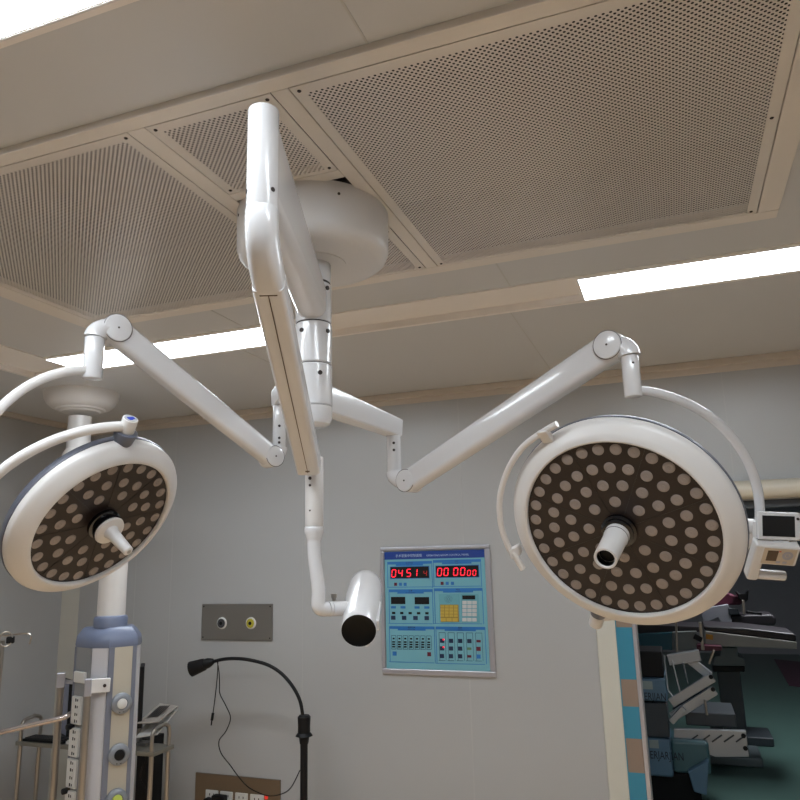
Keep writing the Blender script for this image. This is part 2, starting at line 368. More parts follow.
# ================================================================== LAMP HEAD
def lamp_head(root, G0, n, rg, R, rings, th0, xref):
    """G0 = centre of the glass, n = direction the light faces"""
    n = n.normalized(); x = (xref-n*xref.dot(n)).normalized(); y = n.cross(x)
    P = lambda r, a, t=0: G0+x*(r*math.cos(a))+y*(r*math.sin(a))+n*t
    b = MB(); b.lathe(G0, n, [(rg-.001, -.012), (rg+.001, .010), (rg+.006, .0140), (rg+.014, .0135), (rg+(R-rg)*.45, .004), (rg+(R-rg)*.8, -.012), (R-.004, -.020), (R, -.028), (R, -.046)], 96, caps=False)
    head = b.build('lamp_head', ENAM2, root)
    MB().lathe(G0, n, [(R-.01, -.0461), (R+.002, -.047), (R+.003, -.055), (R-.002, -.071), (R-.014, -.078)], 96, caps=False).build('rim_band', GREYB, head)
    MB().lathe(G0, n, [(0, -.135), (.10, -.133), (.17, -.128), (R*.78, -.115), (R-.03, -.090), (R-.013, -.076)], 96, caps=False).build('rear_shell', ENAM, head)
    MB().lathe(G0, n, [(0, -.0005), (rg+.004, -.0005), (rg+.004, -.006)], 96, caps=False).build('front_glass', LEDBG, head)
    g = MB(); sm_ = mat('glass_joint', (.012, .008, .006), .5)
    for k in range(8):
        a = th0+k*math.pi/4; c = P((.06+rg)/2, a, .0004); ax = (P(1, a)-G0)
        g.obox(c, ax*((rg-.06)/2), n.cross(ax)*.0010, n*.0005)
    g.build('glass_joints', sm_, head)
    proto = None
    for (cnt, fr_) in rings:
        for k in range(cnt):
            a = th0+(k+.5)*2*math.pi/cnt; c = P(rg*fr_, a)
            if proto is None:
                r = .0182
                proto = MB().lathe(c, n, [(0, .0012), (r*.22, .0016), (r*.26, .0008), (r*.55, .0022), (r*.85, .0018), (r, .0002), (r, -.001)], 20, caps=False).build('lens', LENS, head, origin=c); base = T(c)
            else:
                o = proto.copy(); o.location = proto.location+(T(c)-base); sc.collection.objects.link(o); o.parent = head
    return head, P, x, y

# ================================================================== LARGE SURGICAL LAMP (right)
big = empty('surgical_lamp', pd(633, 522, 2.16), 'large round surgical lamp on the right with small monitor and control box at its side', 'surgical lamp')
nR = V((-.205, -.851, -.484)).normalized(); C_R = V((-.161, 2.403, 1.815))
A_R = pd(410, 481, 2.76); B_R = pd(611.5, 347, 2.27); dh = V((B_R.x-A_R.x, B_R.y-A_R.y, 0)).normalized(); V_R = A_R-dh*.080
q = V_R; zt = zat(q.x, q.y, 428)
armz = 2.30
st = V((KX, KY, 0)); en = V((V_R.x, V_R.y, 0)); dv = (en-st).normalized()
rbox_arm(V((st.x, st.y, 2.345-.045))+dv*.055, V((en.x, en.y, zt+.0))+dv*.02, .070, .10, .060, .072, .14).build('extension_arm', ENAM, big)
b = MB()
sb = MB(); tdir = V((V_R.x, V_R.y, 0)).normalized()*-1
for yy in (429, 444, 451):
    q = V((V_R.x, V_R.y, zat(V_R.x, V_R.y, yy))); sb.cyl(q+tdir*.027, q+tdir*.0295, .0055, n=12)
sb.each('screw', SEAM, big)
b.cyl((V_R.x, V_R.y, A_R.z+.04), (V_R.x, V_R.y, zt+.03), .028, n=32, rd=.003); b.build('vertical_link', ENAM, big)
D_R = B_R+dh*.056
side0 = 0; side = (B_R-A_R); side.z = 0; side = side.normalized().cross(V((0, 0, 1)))
if side.dot(cv(0, 0, 1)) < 0: side = -side
side = (side+cv(0, .1, 1)*.10).normalized()
b = MB(); knuckle(b, A_R, V_R, .033, down=False); b.build('elbow', ENAM, big)
rbox_arm(A_R, B_R, .066, .086, .066, .096, .3).build('spring_arm', ENAM, big)
disc(big, A_R, side, .043, .037); disc(big, B_R, side, .046, .040)
b = MB(); e = knuckle(b, B_R, D_R, .034, down=True); b.build('elbow', ENAM, big)
zb = zat(D_R.x, D_R.y, 397)
MB().cyl((D_R.x, D_R.y, zb), (D_R.x, D_R.y, e.z+.0), .0265, n=32, rd=.003).build('drop_tube', ENAM, big)
MB().cyl(V((D_R.x, D_R.y, e.z-.022))+cv(0, 0, 1)*.022, V((D_R.x, D_R.y, e.z-.022))+cv(0, 0, 1)*.0275, .004, n=10).build('screw', SEAM, big)
GR = C_R-nR*.055
lh, PR, xR, yR = lamp_head(big, C_R, nR, .300, .362, ((32, .914), (24, .710), (16, .517), (8, .323)), -.14, cv(1, 0, 0))
def onplane(C_, n_, x_, y_):
    r_ = ray(x_, y_); return C0+r_*((C_-C0).dot(n_)/r_.dot(n_))
kR = (onplane(GR, nR, 596, 622)-GR).normalized()
hR = kR.cross(V((0, 0, 1))).normalized()
hR = pd(770, 537, 2.33)-GR; hR.z *= .5; hR.normalize()
top = V((D_R.x, D_R.y, zb+.022))
hp = GR+hR*.445
pts = [GR+(top-GR)*math.cos(t)+(hp-GR)*math.sin(t) for t in [math.pi/2*i/28 for i in range(29)]]
MB().sweep(pts, lambda i: rrect(.030, .026, .011, 4)).build('outer_yoke', ENAM, big)
kp = GR+kR*.365
pts = [GR-nR*.03*math.sin(t*2)+(hp-GR)*math.cos(t)*.97+(kp+kR*.03-GR)*math.sin(t) for t in [math.pi/2*i/28 for i in range(29)]]
MB().tube(pts, .015).build('inner_yoke', ENAM2, big)
MB().cyl(kp-kR*.03, kp+kR*.022, .034, .026, n=32, rd=.004).build('pivot_boot', GREYB, big)
MB().cyl(kp+kR*.018-cv(0, 0, .0), kp+kR*.065, .024, n=32, rd=.004).build('pivot_knob', ENAM2, big)
MB().cyl(GR+hR*.350, GR+hR*.455, .026, n=28, rd=.004).build('side_pivot', ENAM2, big)
# handle in the middle
nn = nR.normalized()
hh = MB().lathe(C_R, nR, [(.055, 0), (.055, .012), (.048, .016), (.048, .026), (.040, .03)], 48).build('handle_collar', BLACKG, big)
hd = nn*1.0+cv(-.02, -.01, 0)*.3; hd.normalize()
MB().lathe(C_R+nn*.02, hd, [(.036, 0), (.038, .004), (.038, .03), (.036, .034), (.0345, .15), (.034, .158), (.029, .1585), (.0265, .155), (.0265, .10), (0, .10)], 48, caps=False).build('handle', ENAM2, big)
MB().lathe(C_R+nn*.02, hd, [(.0245, .13), (.0, .1305)], 40, caps=False).lathe(C_R+nn*.02, hd, [(.0268, .11), (.0262, .154)], 40, caps=False).build('handle_bore', BLACK, big)
MB().lathe(C_R+nn*.02, hd, [(.0384, .028), (.0384, .0305)], 48).build('handle_ring', SEAM, big)
# rail handle round the left edge of the head
def inplane(px_, py_, t=0):
    r = ray(px_, py_); o = C_R+nn*t; return C0+r*((o-C0).dot(nn)/r.dot(nn))
tt = .004
rp = [inplane(*q, tt) for q in ((557, 424), (543, 432), (523, 447), (508, 470), (500, 497), (501, 525), (509, 548), (515, 556), (523, 569))]
MB().tube(smoothpath(rp, 6), .0105).build('rail_handle', ENAM2, big)
for a, b_, c in ((4, 0, 0), (0, 0, 0)):
    pass
def clamp(pa, pb, pc):
    m = MB(); a = inplane(*pa, tt); c = inplane(*pb, -.02); ax = (c-a); L = ax.length; ax.normalize(); s_ = ax.cross(nn).normalized()
    m.obox(a+ax*L*.45, ax*(L*.62), s_*.019, nn*.014); return m.build('rail_clamp', ENAM2, big, bevel=.006)
clamp((543, 432), (549, 441), 0); clamp((512, 553), (520, 549), 0)
# little monitor and control box on the right hand pivot
ux, uy = cv(1, -.045, .10).normalized(), cv(.03, 1, -.10).normalized(); un = ux.cross(uy).normalized(); ux = uy.cross(un)
k_ = 1.09; ux = ux*k_; uy = uy*k_; un = un*k_
dm = 2.24; mo = pd(778, 526, dm)
m_ = MB().obox(mo, ux*.0585, uy*.0395, un*.009).build('monitor', ENAM, big, bevel=.006)
MB().obox(mo+un*.0093-ux*.002, ux*.044, uy*.029, un*.0008).build('screen', BLACKG, m_)
MB().cyl(mo+ux*.0505+uy*.022+un*.009, mo+ux*.0505+uy*.022+un*.0105, .0045, n=14).build('button', SEAM, m_)
bx, by = cv(1, -.05, .12).normalized(), cv(.16, .86, .50).normalized(); bn = bx.cross(by).normalized(); by = bn.cross(bx); bx = bx*k_; by = by*k_; bn = bn*k_
bo = pd(779, 556, 2.23)-bn*.02
cb = MB().obox(bo, bx*.052, by*.034, bn*.022).build('control_box', ENAM2, big, bevel=.007)
MB().obox(bo+bn*.0225-bx*.001, bx*.044, by*.028, bn*.0008).build('keypad', mat('keypad_beige', (.56, .47, .36), .4), cb, bevel=.001)
MB().obox(bo+bn*.0238-bx*.020+by*.002, bx*.014, by*.018, bn*.0006).build('display_window', mat('brown_window', (.07, .04, .02), .2), cb)
MB().obox(bo+bn*.024-bx*.002+by*.019, bx*.003, by*.002, bn*.0004).build('logo', mat('logo_red', (.6, .12, .05), .4), cb)
kb = MB(); kc = bo+bn*.0232+bx*.021+by*.005
kb.lathe(kc, bn, [(.0055, 0), (.0055, .0015)], 16); kb.lathe(kc, bn, [(.008, .0), (.008, .0012), (.016, .0012), (.016, 0)], 24, caps=False)
for sx in (-.012, .006): kb.obox(bo+bn*.0235+bx*(.012+sx)-by*.020, bx*.0055, by*.0035, bn*.0008)
kb.build('buttons', mat('grey_button', (.38, .37, .42), .4), cb)
MB().obox(bo-bx*.052-by*.032, bx*.016, by*.066, bn*.020).build('bracket', ENAM2, cb, bevel=.008)
g0 = bo-bx*.05-by*.088; pts = [g0+bx*t for t in (0, .02, .04, .06, .08, .088)]
MB().cyl(g0, g0+bx*.094, .0155, n=24, rd=.006).build('grip', ENAM, cb)
MB().obox(mo-uy*.044+ux*.006-un*.004, ux*.022, uy*.004, un*.009).build('monitor_foot', ENAM, m_, bevel=.002)
MB().obox(mo-uy*.02-ux*.045-un*.02, ux*.012, uy*.03, un*.016).build('monitor_bracket', ENAM2, m_, bevel=.003)

# ================================================================== SMALL SURGICAL LAMP (left)
sml = empty('surgical_lamp', pd(90, 515, 2.2), 'small round surgical lamp tilted at the left side of the photo', 'surgical lamp')
nL = V((.782, -.067, -.619)).normalized(); C_L = V((-1.802, 1.960, 1.886)); GL = C_L-nL.normalized()*.055
A_L = pd(271, 457, 2.90); B_L = pd(114.5, 330, 2.50); dh = V((B_L.x-A_L.x, B_L.y-A_L.y, 0)).normalized(); V_L = A_L-dh*.040; zt = zat(V_L.x, V_L.y, 405)
en = V((V_L.x, V_L.y, 0)); dv = (en-st).normalized()
rbox_arm(V((st.x, st.y, 2.44))+dv*.055, V((en.x, en.y, zt+.03))+dv*.02, .070, .10, .060, .072, .14).build('extension_arm', ENAM, sml)
sb = MB(); tdir = V((V_L.x, V_L.y, 0)).normalized()*-1
for yy in (427, 439, 443.5):
    q = V((V_L.x, V_L.y, zat(V_L.x, V_L.y, yy))); sb.cyl(q+tdir*.026, q+tdir*.0285, .0055, n=12)
sb.each('screw', SEAM, sml)
MB().cyl((V_L.x, V_L.y, A_L.z+.03), (V_L.x, V_L.y, zt+.02), .027, n=32, rd=.003).build('vertical_link', ENAM, sml)
D_L = B_L+dh*.066
side = (B_L-A_L); side.z = 0; side = side.normalized().cross(V((0, 0, 1)))
if side.dot(cv(0, 0, 1)) < 0: side = -side
side = (side+cv(0, .1, 1)*.10).normalized()
b = MB(); knuckle(b, A_L, V_L, .034, down=False); b.build('elbow', ENAM, sml)
rbox_arm(A_L, B_L, .064, .082, .066, .092, .3).build('spring_arm', ENAM, sml)
disc(sml, A_L, side, .042, .037); disc(sml, B_L, side, .049, .038)
b = MB(); e = knuckle(b, B_L, D_L, .036, down=True); b.build('elbow', ENAM, sml)
zb = zat(D_L.x, D_L.y, 379)
MB().cyl((D_L.x, D_L.y, zb), (D_L.x, D_L.y, e.z), .0315, n=32, rd=.003).build('drop_tube', ENAM, sml)
lamp_head(sml, C_L, nL, .2445, .306, ((24, .907), (16, .663), (8, .458)), .166, cv(1, 0, 0))
nl = nL.normalized()
kL = (onplane(GL, nl, 120, 441)-GL).normalized()
hL = kL.cross(V((0, 0, 1))).normalized()
if hL.dot(cv(1, 0, 0)) > 0: hL = -hL
hp = GL+hL*.40-V((0, 0, .03)); top = V((D_L.x, D_L.y, zb+.03))
pts = [GL+(top-GL)*math.cos(t)+(hp-GL)*math.sin(t) for t in [math.pi/2*i/28 for i in range(29)]]
MB().sweep(pts, lambda i: rrect(.034, .030, .012, 4)).build('outer_yoke', ENAM2, sml)
kp = GL+kL*.330+nl*.012
pts = [GL+(hp-GL)*math.cos(t)*.96+(kp+kL*.028-GL)*math.sin(t) for t in [math.pi/2*i/28 for i in range(29)]]
MB().tube(pts, .0165).build('inner_yoke', ENAM2, sml)
MB().cyl(hp-hL*.06, hp+hL*.02, .028, n=28, rd=.004).build('side_pivot', ENAM2, sml)
MB().cyl(kp-kL*.050, kp+kL*.010, .028, .038, n=32, rd=.006).build('pivot_boot', GREYB, sml)
MB().cyl(kp+kL*.002, kp+kL*.058, .025, n=32, rd=.002).build('pivot_knob', ENAM2, sml)
MB().cyl(kp+kL*.057, kp+kL*.0595, .020, n=32).build('knob_badge', mat('badge_grey', (.45, .45, .47), .4), sml)
bb = MB(); c = kp+kL*.0602; bxx = kL.cross(cv(0, 1, 0)).normalized(); byy = kL.cross(bxx)
bb.obox(c, bxx*.012, byy*.006, kL*.0006).obox(c+byy*.004+bxx*.004, bxx*.006, byy*.007, kL*.0005)
bb.build('badge_mark', mat('badge_blue', (.02, .05, .45), .4), sml)
MB().lathe(C_L, nL, [(.056, 0), (.056, .012), (.048, .016), (.048, .024), (.052, .028), (.052, .036), (.04, .04)], 48).build('handle_collar', BLACKG, sml)
MB().lathe(C_L+nl*.038, nL, [(.03, 0), (.05, .0), (.052, .004), (.050, .010), (.026, .014), (.021, .03), (.0175, .10), (.0165, .118), (.013, .122), (0, .122)], 48, caps=False).build('handle', ENAM2, sml)
MB().cyl(C_L+nl*.1595, C_L+nl*.1605, .007, n=16).build('handle_plug', mat('plug_grey', (.4, .38, .36), .5), sml)

# ================================================================== CAMERA ARM
ca = empty('surgical_camera', (KX, KY, 2.64), 'white cylindrical surgical camera hanging from the long arm in the middle', 'camera')
NJ = pz(262, 212, 2.560); nx, ny = NJ.x, NJ.y
dv = (V((nx, ny, 0))-V((KX, KY, 0))).normalized()
rbox_arm(V((KX, KY, 2.642))+dv*.05, V((nx, ny, 2.695))-dv*.0, .105, .140, .072, .23, .40).build('extension_arm', ENAM, ca)
MB().lathe((nx, ny, 2.560), (0, 0, 1), [(.037, 0), (.038, .003), (.038, .260), (.037, .268), (.031, .273)], 40).build('end_spindle', ENAM, ca)
sb = MB()
for an in (-75, 40):
    t = Matrix.Rotation(math.radians(an), 3, 'Z') @ (-V((nx, ny, 0)).normalized()); q = V((nx, ny, 2.605)); sb.cyl(q+t*.036, q+t*.0390, .006, n=12)
sb.each('screw', SEAM, ca)
FE = pd(309, 466, 2.43); ax, ay = FE.x, FE.y
J0 = V((nx, ny, 2.50)); dirn = (FE-V((nx, ny, 2.47))).normalized()
m = MB(); P0 = [V((nx, ny, 2.563)), V((nx, ny, 2.53)), V((nx, ny, 2.495))+dirn*.02, V((nx, ny, 2.475))+dirn*.07, V((nx, ny, 2.47))+dirn*.14]
pp = smoothpath(P0, 5); npp = len(pp)
m.sweep(pp, lambda i: rrect(.076+.003*i/npp, .076-.010*i/npp+.012*math.sin(math.pi*i/npp), .034-.012*i/npp, 5), up=V((0, 1, 0)).cross(V((1, 0, 0))) if False else dv)
m.build('elbow', ENAM, ca)
a0 = V((nx, ny, 2.47))+dirn*.11
rbox_arm(a0, FE, .080, .066, .080, .072, .20).build('spring_arm', ENAM, ca)
sdn = dirn.cross(V((0, 0, 1))).normalized(); dn = dirn.cross(sdn).normalized()
if dn.z > 0: dn = -dn
ln = (FE-a0).length
MB().obox(a0.lerp(FE, .50)+dn*.0345, dirn*(ln*.485), sdn*.0009, dn*.0022).build('underside_seam', mat('brown_seam', (.10, .06, .035), .6), ca)
MB().obox(a0+dirn*.012+dn*.0335, dirn*.0014, sdn*.022, dn*.0025).obox(FE-dirn*.022+dn*.035, dirn*.004, sdn*.007, dn*.002).build('underside_slot', mat('brown_seam', (.1, .06, .035)), ca)
# drop tube
TX_, TY_ = pd(314.3, 500, 2.46).x, pd(314.3, 500, 2.46).y
za = zat(TX_, TY_, 473); zb2 = zat(TX_, TY_, 528); zc2 = zat(TX_, TY_, 609)
MB().cyl((TX_, TY_, za+.055), (TX_, TY_, zb2+.004), .031, n=36, rd=.003).build('upper_tube', ENAM2, ca)
sb = MB(); t = -V((TX_, TY_, 0)).normalized(); t = Matrix.Rotation(math.radians(-28), 3, 'Z') @ t
for yy, rr_ in ((479, .006), (486, .0045), (511, .003)):
    q = V((TX_, TY_, zat(TX_, TY_, yy))); sb.cyl(q+t*.030, q+t*.0322, rr_, n=12)
sb.each('screw', SEAM, ca)
LX, LY = TX_+.015, TY_
fl = pd(358.7, 631, 2.33); nc = cv(-.02, -.19, .98).normalized()
mid = fl-nc*.135
cen = V((LX, LY, zc2))
pts = smoothpath([(TX_, TY_, zb2), (TX_, TY_, zb2-.08), (LX, LY, zc2+.07), (LX, LY, zc2+.035)], 5)
mm = MB(); mm.lathe((TX_, TY_, zb2-.012), (0, 0, 1), [(.024, -.03), (.032, -.004), (.033, 0), (.033, .012), (.031, .016)], 36)
mm.tube(pts, lambda i: .0245-.0015*min(1, i/8), 24); mm.build('lower_tube', ENAM, ca)
hv = (mid-cen); hv.z *= .4; hv.normalize()
k = [(LX, LY, zc2+.04), (LX, LY, zc2+.012), V((LX, LY, zc2))+hv*.012, V((LX, LY, zc2))+hv*.035]
MB().tube(smoothpath(k, 5), .0235, 24).build('elbow', ENAM, ca)
MB().cyl(V((LX, LY, zc2))+hv*.036, V((LX, LY, zc2))+hv*.047, .0245, n=28).cyl(V((LX, LY, zc2))+hv*.049, V((LX, LY, zc2))+hv*.11, .024, n=28).build('swivel', ENAM, ca)
q = V((LX, LY, zc2))+hv*.058
MB().cyl(q+V((0, 0, .02)), q+V((0, 0, .036)), .006, n=12).cyl(q+V((0, 0, .034)), q+V((0, 0, .048)), .010, n=14).build('thumbscrew', STEEL, ca)
MB().lathe(fl-nc*.36, nc, [(0, -.008), (.03, -.006), (.050, .004), (.057, .02), (.062, .06), (.064, .15), (.063, .24), (.059, .32), (.058, .358), (.057, .36), (.0565, .36), (.0555, .345), (.0, .344)], 56, caps=False).build('camera_housing', ENAM, ca)
MB().lathe(fl-nc*.004, nc, [(0, -.010), (.03, -.008), (.05, -.002), (.0562, .0030)], 48, caps=False).build('lens', mat('camera_lens_black', (.004, .004, .004), .35, spec=.15), ca)
rx = nc.cross(V((0, 0, 1))).normalized()
if rx.dot(cv(1, 0, 0)) < 0: rx = -rx
q = fl-nc*.10+rx*.058
MB().obox(q, nc*.07, rx*.008, nc.cross(rx)*.02).build('side_cover', ENAM, ca, bevel=.006)
q = fl-nc*.06+cv(.022, -.068, -.0)
MB().cyl(q-nc*.04, q+nc*.012, .011, n=18, rd=.003).build('latch', ENAM, ca)

# ================================================================== CEILING PENDANT (left)
pn = empty('medical_pendant', (-4.016, 4.057, H), 'ceiling supply pendant with blue capped white column and gas outlets', 'medical pendant')
fx, fy = -4.04, 4.10
MB().lathe((fx, fy, H-.15), (0, 0, 1), [(.0, 0), (.13, .002), (.14, .012), (.165, .016), (.172, .028), (.205, .034), (.235, .060), (.256, .100), (.264, .15)], 64).build('ceiling_flange', ENAM2, pn)
zc_ = zat(fx, fy, 449)
MB().cyl((fx, fy, 2.2), (fx, fy, H-.18), .082, n=40).lathe((fx, fy, 2.15), (0, 0, 1), [(.10, 0), (.105, .01), (.105, zc_-2.19), (.082, zc_-2.15)], 40).build('ceiling_tube', ENAM2, pn)
PC = pd(111, 617, 4.2); qx, qy = PC.x, PC.y
rbox_arm((fx, fy, 2.25), (qx, qy, 2.25), .20, .14, .18, .14, .3).build('swing_arm', ENAM2, pn)
ztop = zat(qx, qy, 617); z645 = zat(qx, qy, 645)
MB().cyl((qx, qy, ztop-.02), (qx, qy, 2.20), .078, n=40).build('support_tube', ENAM2, pn)
e2 = V((qx, qy, 0)).normalized(); e1 = V((e2.y, -e2.x, 0)); px2m = 4.15/F
def pl(pxx, dd, g=0):
    v = V((qx, qy, 0))+e1*((pxx-107.5)*px2m*.96)+e2*dd
    c = V((qx, qy, 0)); u = (v-c); v = c+u*(1+g/u.length); return (v.x, v.y)
prof = [(75.5, .05), (91, -.085), (107.5, -.135), (134, -.10), (138.5, -.02), (136, .11), (108, .16), (84, .13)]
zb_ = .15
cap = MB()
lev = [(z645-.004, .002), (z645+.010, .006), (z645+.055, .0), (z645+.095, -.03), (z645+.105, -.045)]
N_ = len(prof); vs = []
for zz_, g in lev: vs += [(*pl(a, b_, g), zz_) for a, b_ in prof]
fs = [tuple(range(N_))[::-1], tuple(range((len(lev)-1)*N_, len(lev)*N_))]
for l in range(len(lev)-1):
    for k in range(N_): fs.append((l*N_+k, l*N_+(k+1) % N_, (l+1)*N_+(k+1) % N_, (l+1)*N_+k))
cap.poly(vs, fs); cap.lathe((qx, qy, z645+.10), (0, 0, 1), [(.092, 0), (.094, .05), (.088, .062), (.08, .065)], 40)
cap.build('top_cap', PBLUE, pn)
MB().prism([pl(a, b_, -.004) for a, b_ in prof], zb_, z645).build('column_body', PWHITE, pn)
def plate(i0, i1, t0, t1, name, m_, th=.004):
    a = V(pl(*prof[i0])).lerp(V(pl(*prof[i1])), t0); b_ = V(pl(*prof[i0])).lerp(V(pl(*prof[i1])), t1); d_ = (b_-a); L = d_.length; d_.normalize()
    nrm = V((d_.y, -d_.x)); c = (a+b_)/2; cc = V((qx, qy))
    if nrm.dot(c-cc) < 0: nrm = -nrm
    mid_ = c-nrm*.004
    return MB().obox((mid_.x, mid_.y, (zb_+z645)/2), V((d_.x, d_.y, 0))*(L/2), V((nrm.x, nrm.y, 0))*th, V((0, 0, (z645-zb_)/2-.002))).build(name, m_, pn)
plate(0, 1, .0, 1, 'side_panel', PGREY, .005)
plate(1, 2, .08, .95, 'front_panel', PWHITE, .005)
plate(2, 3, 0, .2, 'trim_rail', PRAIL, .010); plate(2, 3, .86, 1.0, 'trim_rail', PRAIL, .010); plate(2, 3, .2, .86, 'outlet_panel', CREAM, .006)
plate(3, 4, .2, .9, 'edge_panel', PWHITE, .006); plate(0, 1, -.04, .06, 'trim_rail', PRAIL, .008)
# round outlets on the cream panel
a = V(pl(*prof[2])); b_ = V(pl(*prof[3])); d_ = (b_-a).normalized(); n2 = V((d_.y, -d_.x)); n3 = V((n2.x, n2.y, 0))
if n2.dot((a+b_)/2-V((qx, qy))) < 0: n3 = -n3
OUT = mat('outlet_grey', (.25, .27, .30), .35, .2)
for yy, inner in ((703, WPLAST), (754, BLACK), (799, mat('outlet_yellow', (.55, .65, .12), .5))):
    c = a.lerp(b_, .53); zz_ = zat(c.x, c.y, yy); o = V((c.x, c.y, zz_))
    g = MB().lathe(o, n3, [(.050, 0), (.056, .006), (.055, .022), (.046, .030), (.031, .032), (.029, .026)], 40).build('gas_outlet', OUT, pn)
    MB().lathe(o+n3*.024, n3, [(.027, 0), (.027, .007), (.024, .009), (.0, .009)], 30, caps=False).build('outlet_core', inner, g)
    MB().cyl(o+n3*.026-V((-.008*d_.x, -.008*d_.y, .040)), o+n3*.0305-V((-.008*d_.x, -.008*d_.y, .040)), .005, n=10).cyl(o+n3*.026-V((.012*d_.x, .012*d_.y, .040)), o+n3*.0305-V((.012*d_.x, .012*d_.y, .040)), .005, n=10).build('outlet_holes', BLACK, g)
# sockets on the grey side panel
a = V(pl(*prof[0])); b_ = V(pl(*prof[1])); ds = (b_-a).normalized(); n2 = V((ds.y, -ds.x))
if n2.dot((a+b_)/2-V((qx, qy))) < 0: n2 = -n2
s3 = V((ds.x, ds.y, 0)); n4 = V((n2.x, n2.y, 0))
for yy, hh_, tt_ in ((677, .030, .45), (710, .074, .38), (742, .074, .35), (773, .074, .33), (806, .08, .33)):
    c = a.lerp(b_, tt_); zz_ = zat(c.x, c.y, yy); o = V((c.x, c.y, zz_))+n4*.004
    g = MB().obox(o, s3*(.055 if hh_ < .05 else .045), n4*.012, V((0, 0, hh_))).build('power_socket', WPLAST, pn, bevel=.006)
    if hh_ > .05:
        sl = MB()
        for q in (-.055, -.02, .02, .055): sl.obox(o+n4*.0125+V((0, 0, q)), s3*.004, n4*.0015, V((0, 0, .008))).obox(o+n4*.0125+V((0, 0, q))+s3*.018, s3*.003, n4*.0015, V((0, 0, .006)))
        sl.build('socket_holes', BLACK, g)
for yy in (726, 790):
    c = a.lerp(b_, .15); zz_ = zat(c.x, c.y, yy); o = V((c.x, c.y, zz_)); MB().cyl(o, o+n4*.04, .016, n=16, rd=.003).build('rail_knob', BLACK, pn)
# clamp bracket and vertical steel pole on it
a = V(pl(91, -.085)); o = V((*pl(89, -.13), 0)); zk = zat(o.x, o.y, 686)
c = V((*pl(107, -.15), zk)); c2 = V((*pl(90, -.145), zk)); ax_ = (c-c2)/2
MB().obox((c+c2)/2+ax_*.25, ax_*1.15, ax_.cross(V((0, 0, 1))).normalized()*.014, V((0, 0, .036))).build('clamp', ENAM2, pn, bevel=.004)
g = MB().obox(c2-V((0, 0, .006)), e1*.018, e2*.02, V((0, 0, .045))).build('clamp_block', ALU, pn, bevel=.004)
q = (c+c2)/2+ax_*.8; MB().cyl(q-e2*.012, q-e2*.022, .009, n=12).build('clamp_screw', SEAM, pn)
MB().cyl((c2.x, c2.y, .1), (c2.x, c2.y, zk-.045), .019, n=20).build('steel_pole', STEEL, pn)
c3 = pd(61, 680, 4.15)
MB().cyl((c3.x, c3.y, .1), (c3.x, c3.y, c3.z-.03), .020, n=20).build('steel_pole', STEEL, pn)
MB().obox(c3, e1*.022, e2*.022, V((0, 0, .040))).build('clamp_block', ALU, pn, bevel=.004)
MB().obox(((c3+V((a.x, a.y, c3.z)))/2)+V((0, 0, -.01))+e2*.03, (V((a.x, a.y, c3.z))-c3)*.47, V((0, 0, .010)), e2*.008).build('pole_bracket', ALU, pn)
r0 = pd(-25, 738, 3.95); r1 = pd(62, 718, 4.02); r2 = pd(76, 712, 4.1)
MB().tube(smoothpath([r0, r0.lerp(r1, .5), r1, r1.lerp(r2, .5)+V((0, 0, .003)), r2], 5), .014).build('side_rail', mat('bright_steel', (.62, .55, .52), .25, .8), pn)

# ================================================================== TROLLEY WITH KEYBOARD AND MONITOR (behind pendant)
def at(x, y, Y): return py(x, y, Y)
TYn, TYf = 4.45, 4.66
tr_ = empty('instrument_trolley', (at(90, 750, 4.6).x, 4.6, FZ), 'stainless steel trolley in the left corner behind the pendant column', 'trolley')
lx0 = at(20, 748, TYn).x; lx1 = at(152, 742, TYn).x; zs_ = at(90, 748, TYn).z; zt_ = zs_+.16
shelf = MB().box(lx0-.03, lx1+.03, TYn-.02, TYf, zs_-.02, zs_+.01)
shelf.build('top_shelf', mat('dull_steel_shelf', (.30, .285, .245), .35, .7), tr_, bevel=.006)
MB().box(lx0, at(120, 760, 4.6).x, TYn, TYf, zs_-.48, zs_-.455).build('middle_shelf', mat('dull_steel_shelf', (.2, .19, .165)), tr_, bevel=.005)
for x in (lx0, lx1):
    for y in (TYn, TYf-.03): MB().cyl((x, y, FZ+.05), (x, y, zs_+.02), .016, n=16).build('leg', STEEL, tr_)
    pts = smoothpath([(x, TYn, zs_), (x, TYn, zt_-.05), (x, TYn+.03, zt_-.01), (x, TYn+.10, zt_), (x, TYf-.10, zt_+.005), (x, TYf-.03, zt_-.03), (x, TYf-.03, zs_)], 5)
    MB().tube(pts, .014).build('push_handle', STEEL, tr_)
for x in (lx0, lx1):
    for y in (TYn, TYf-.03): MB().cyl((x-.012, y, FZ+.03), (x+.012, y, FZ+.03), .03, n=20).build('caster', BLACK, tr_)
zk_ = zs_+.012
xk0 = at(34, 744, TYn+.1).x; xk1 = at(74, 744, TYn+.1).x
kb_ = empty('keyboard', ((xk0+xk1)/2, TYn+.18, zk_), 'black computer keyboard on the trolley shelf', 'keyboard')
MB().box(xk0, xk1, TYn-.012, TYn+.10, zk_, zk_+.018).build('case', BLACK, kb_, bevel=.004)
ks = MB(); KM = mat('key_dark', (.015, .015, .017), .5); nk = 14
for r_ in range(5):
    for c_ in range(nk):
        x = xk0+.015+(xk1-xk0-.03)*(c_+.5)/nk; y = TYn-.005+.020*r_; ks.box(x-.010, x+.010, y, y+.016, zk_+.018, zk_+.026)
ks.build('keys', KM, kb_)
ms = MB().lathe((at(71, 745, TYn+.04).x, TYn+.03, zk_), (0, 0, 1), [(.03, 0), (.03, .012), (.02, .022), (0, .026)], 20, caps=False).build('mouse', WPLAST, None); tag(ms, 'small white mouse beside the black keyboard', 'mouse')
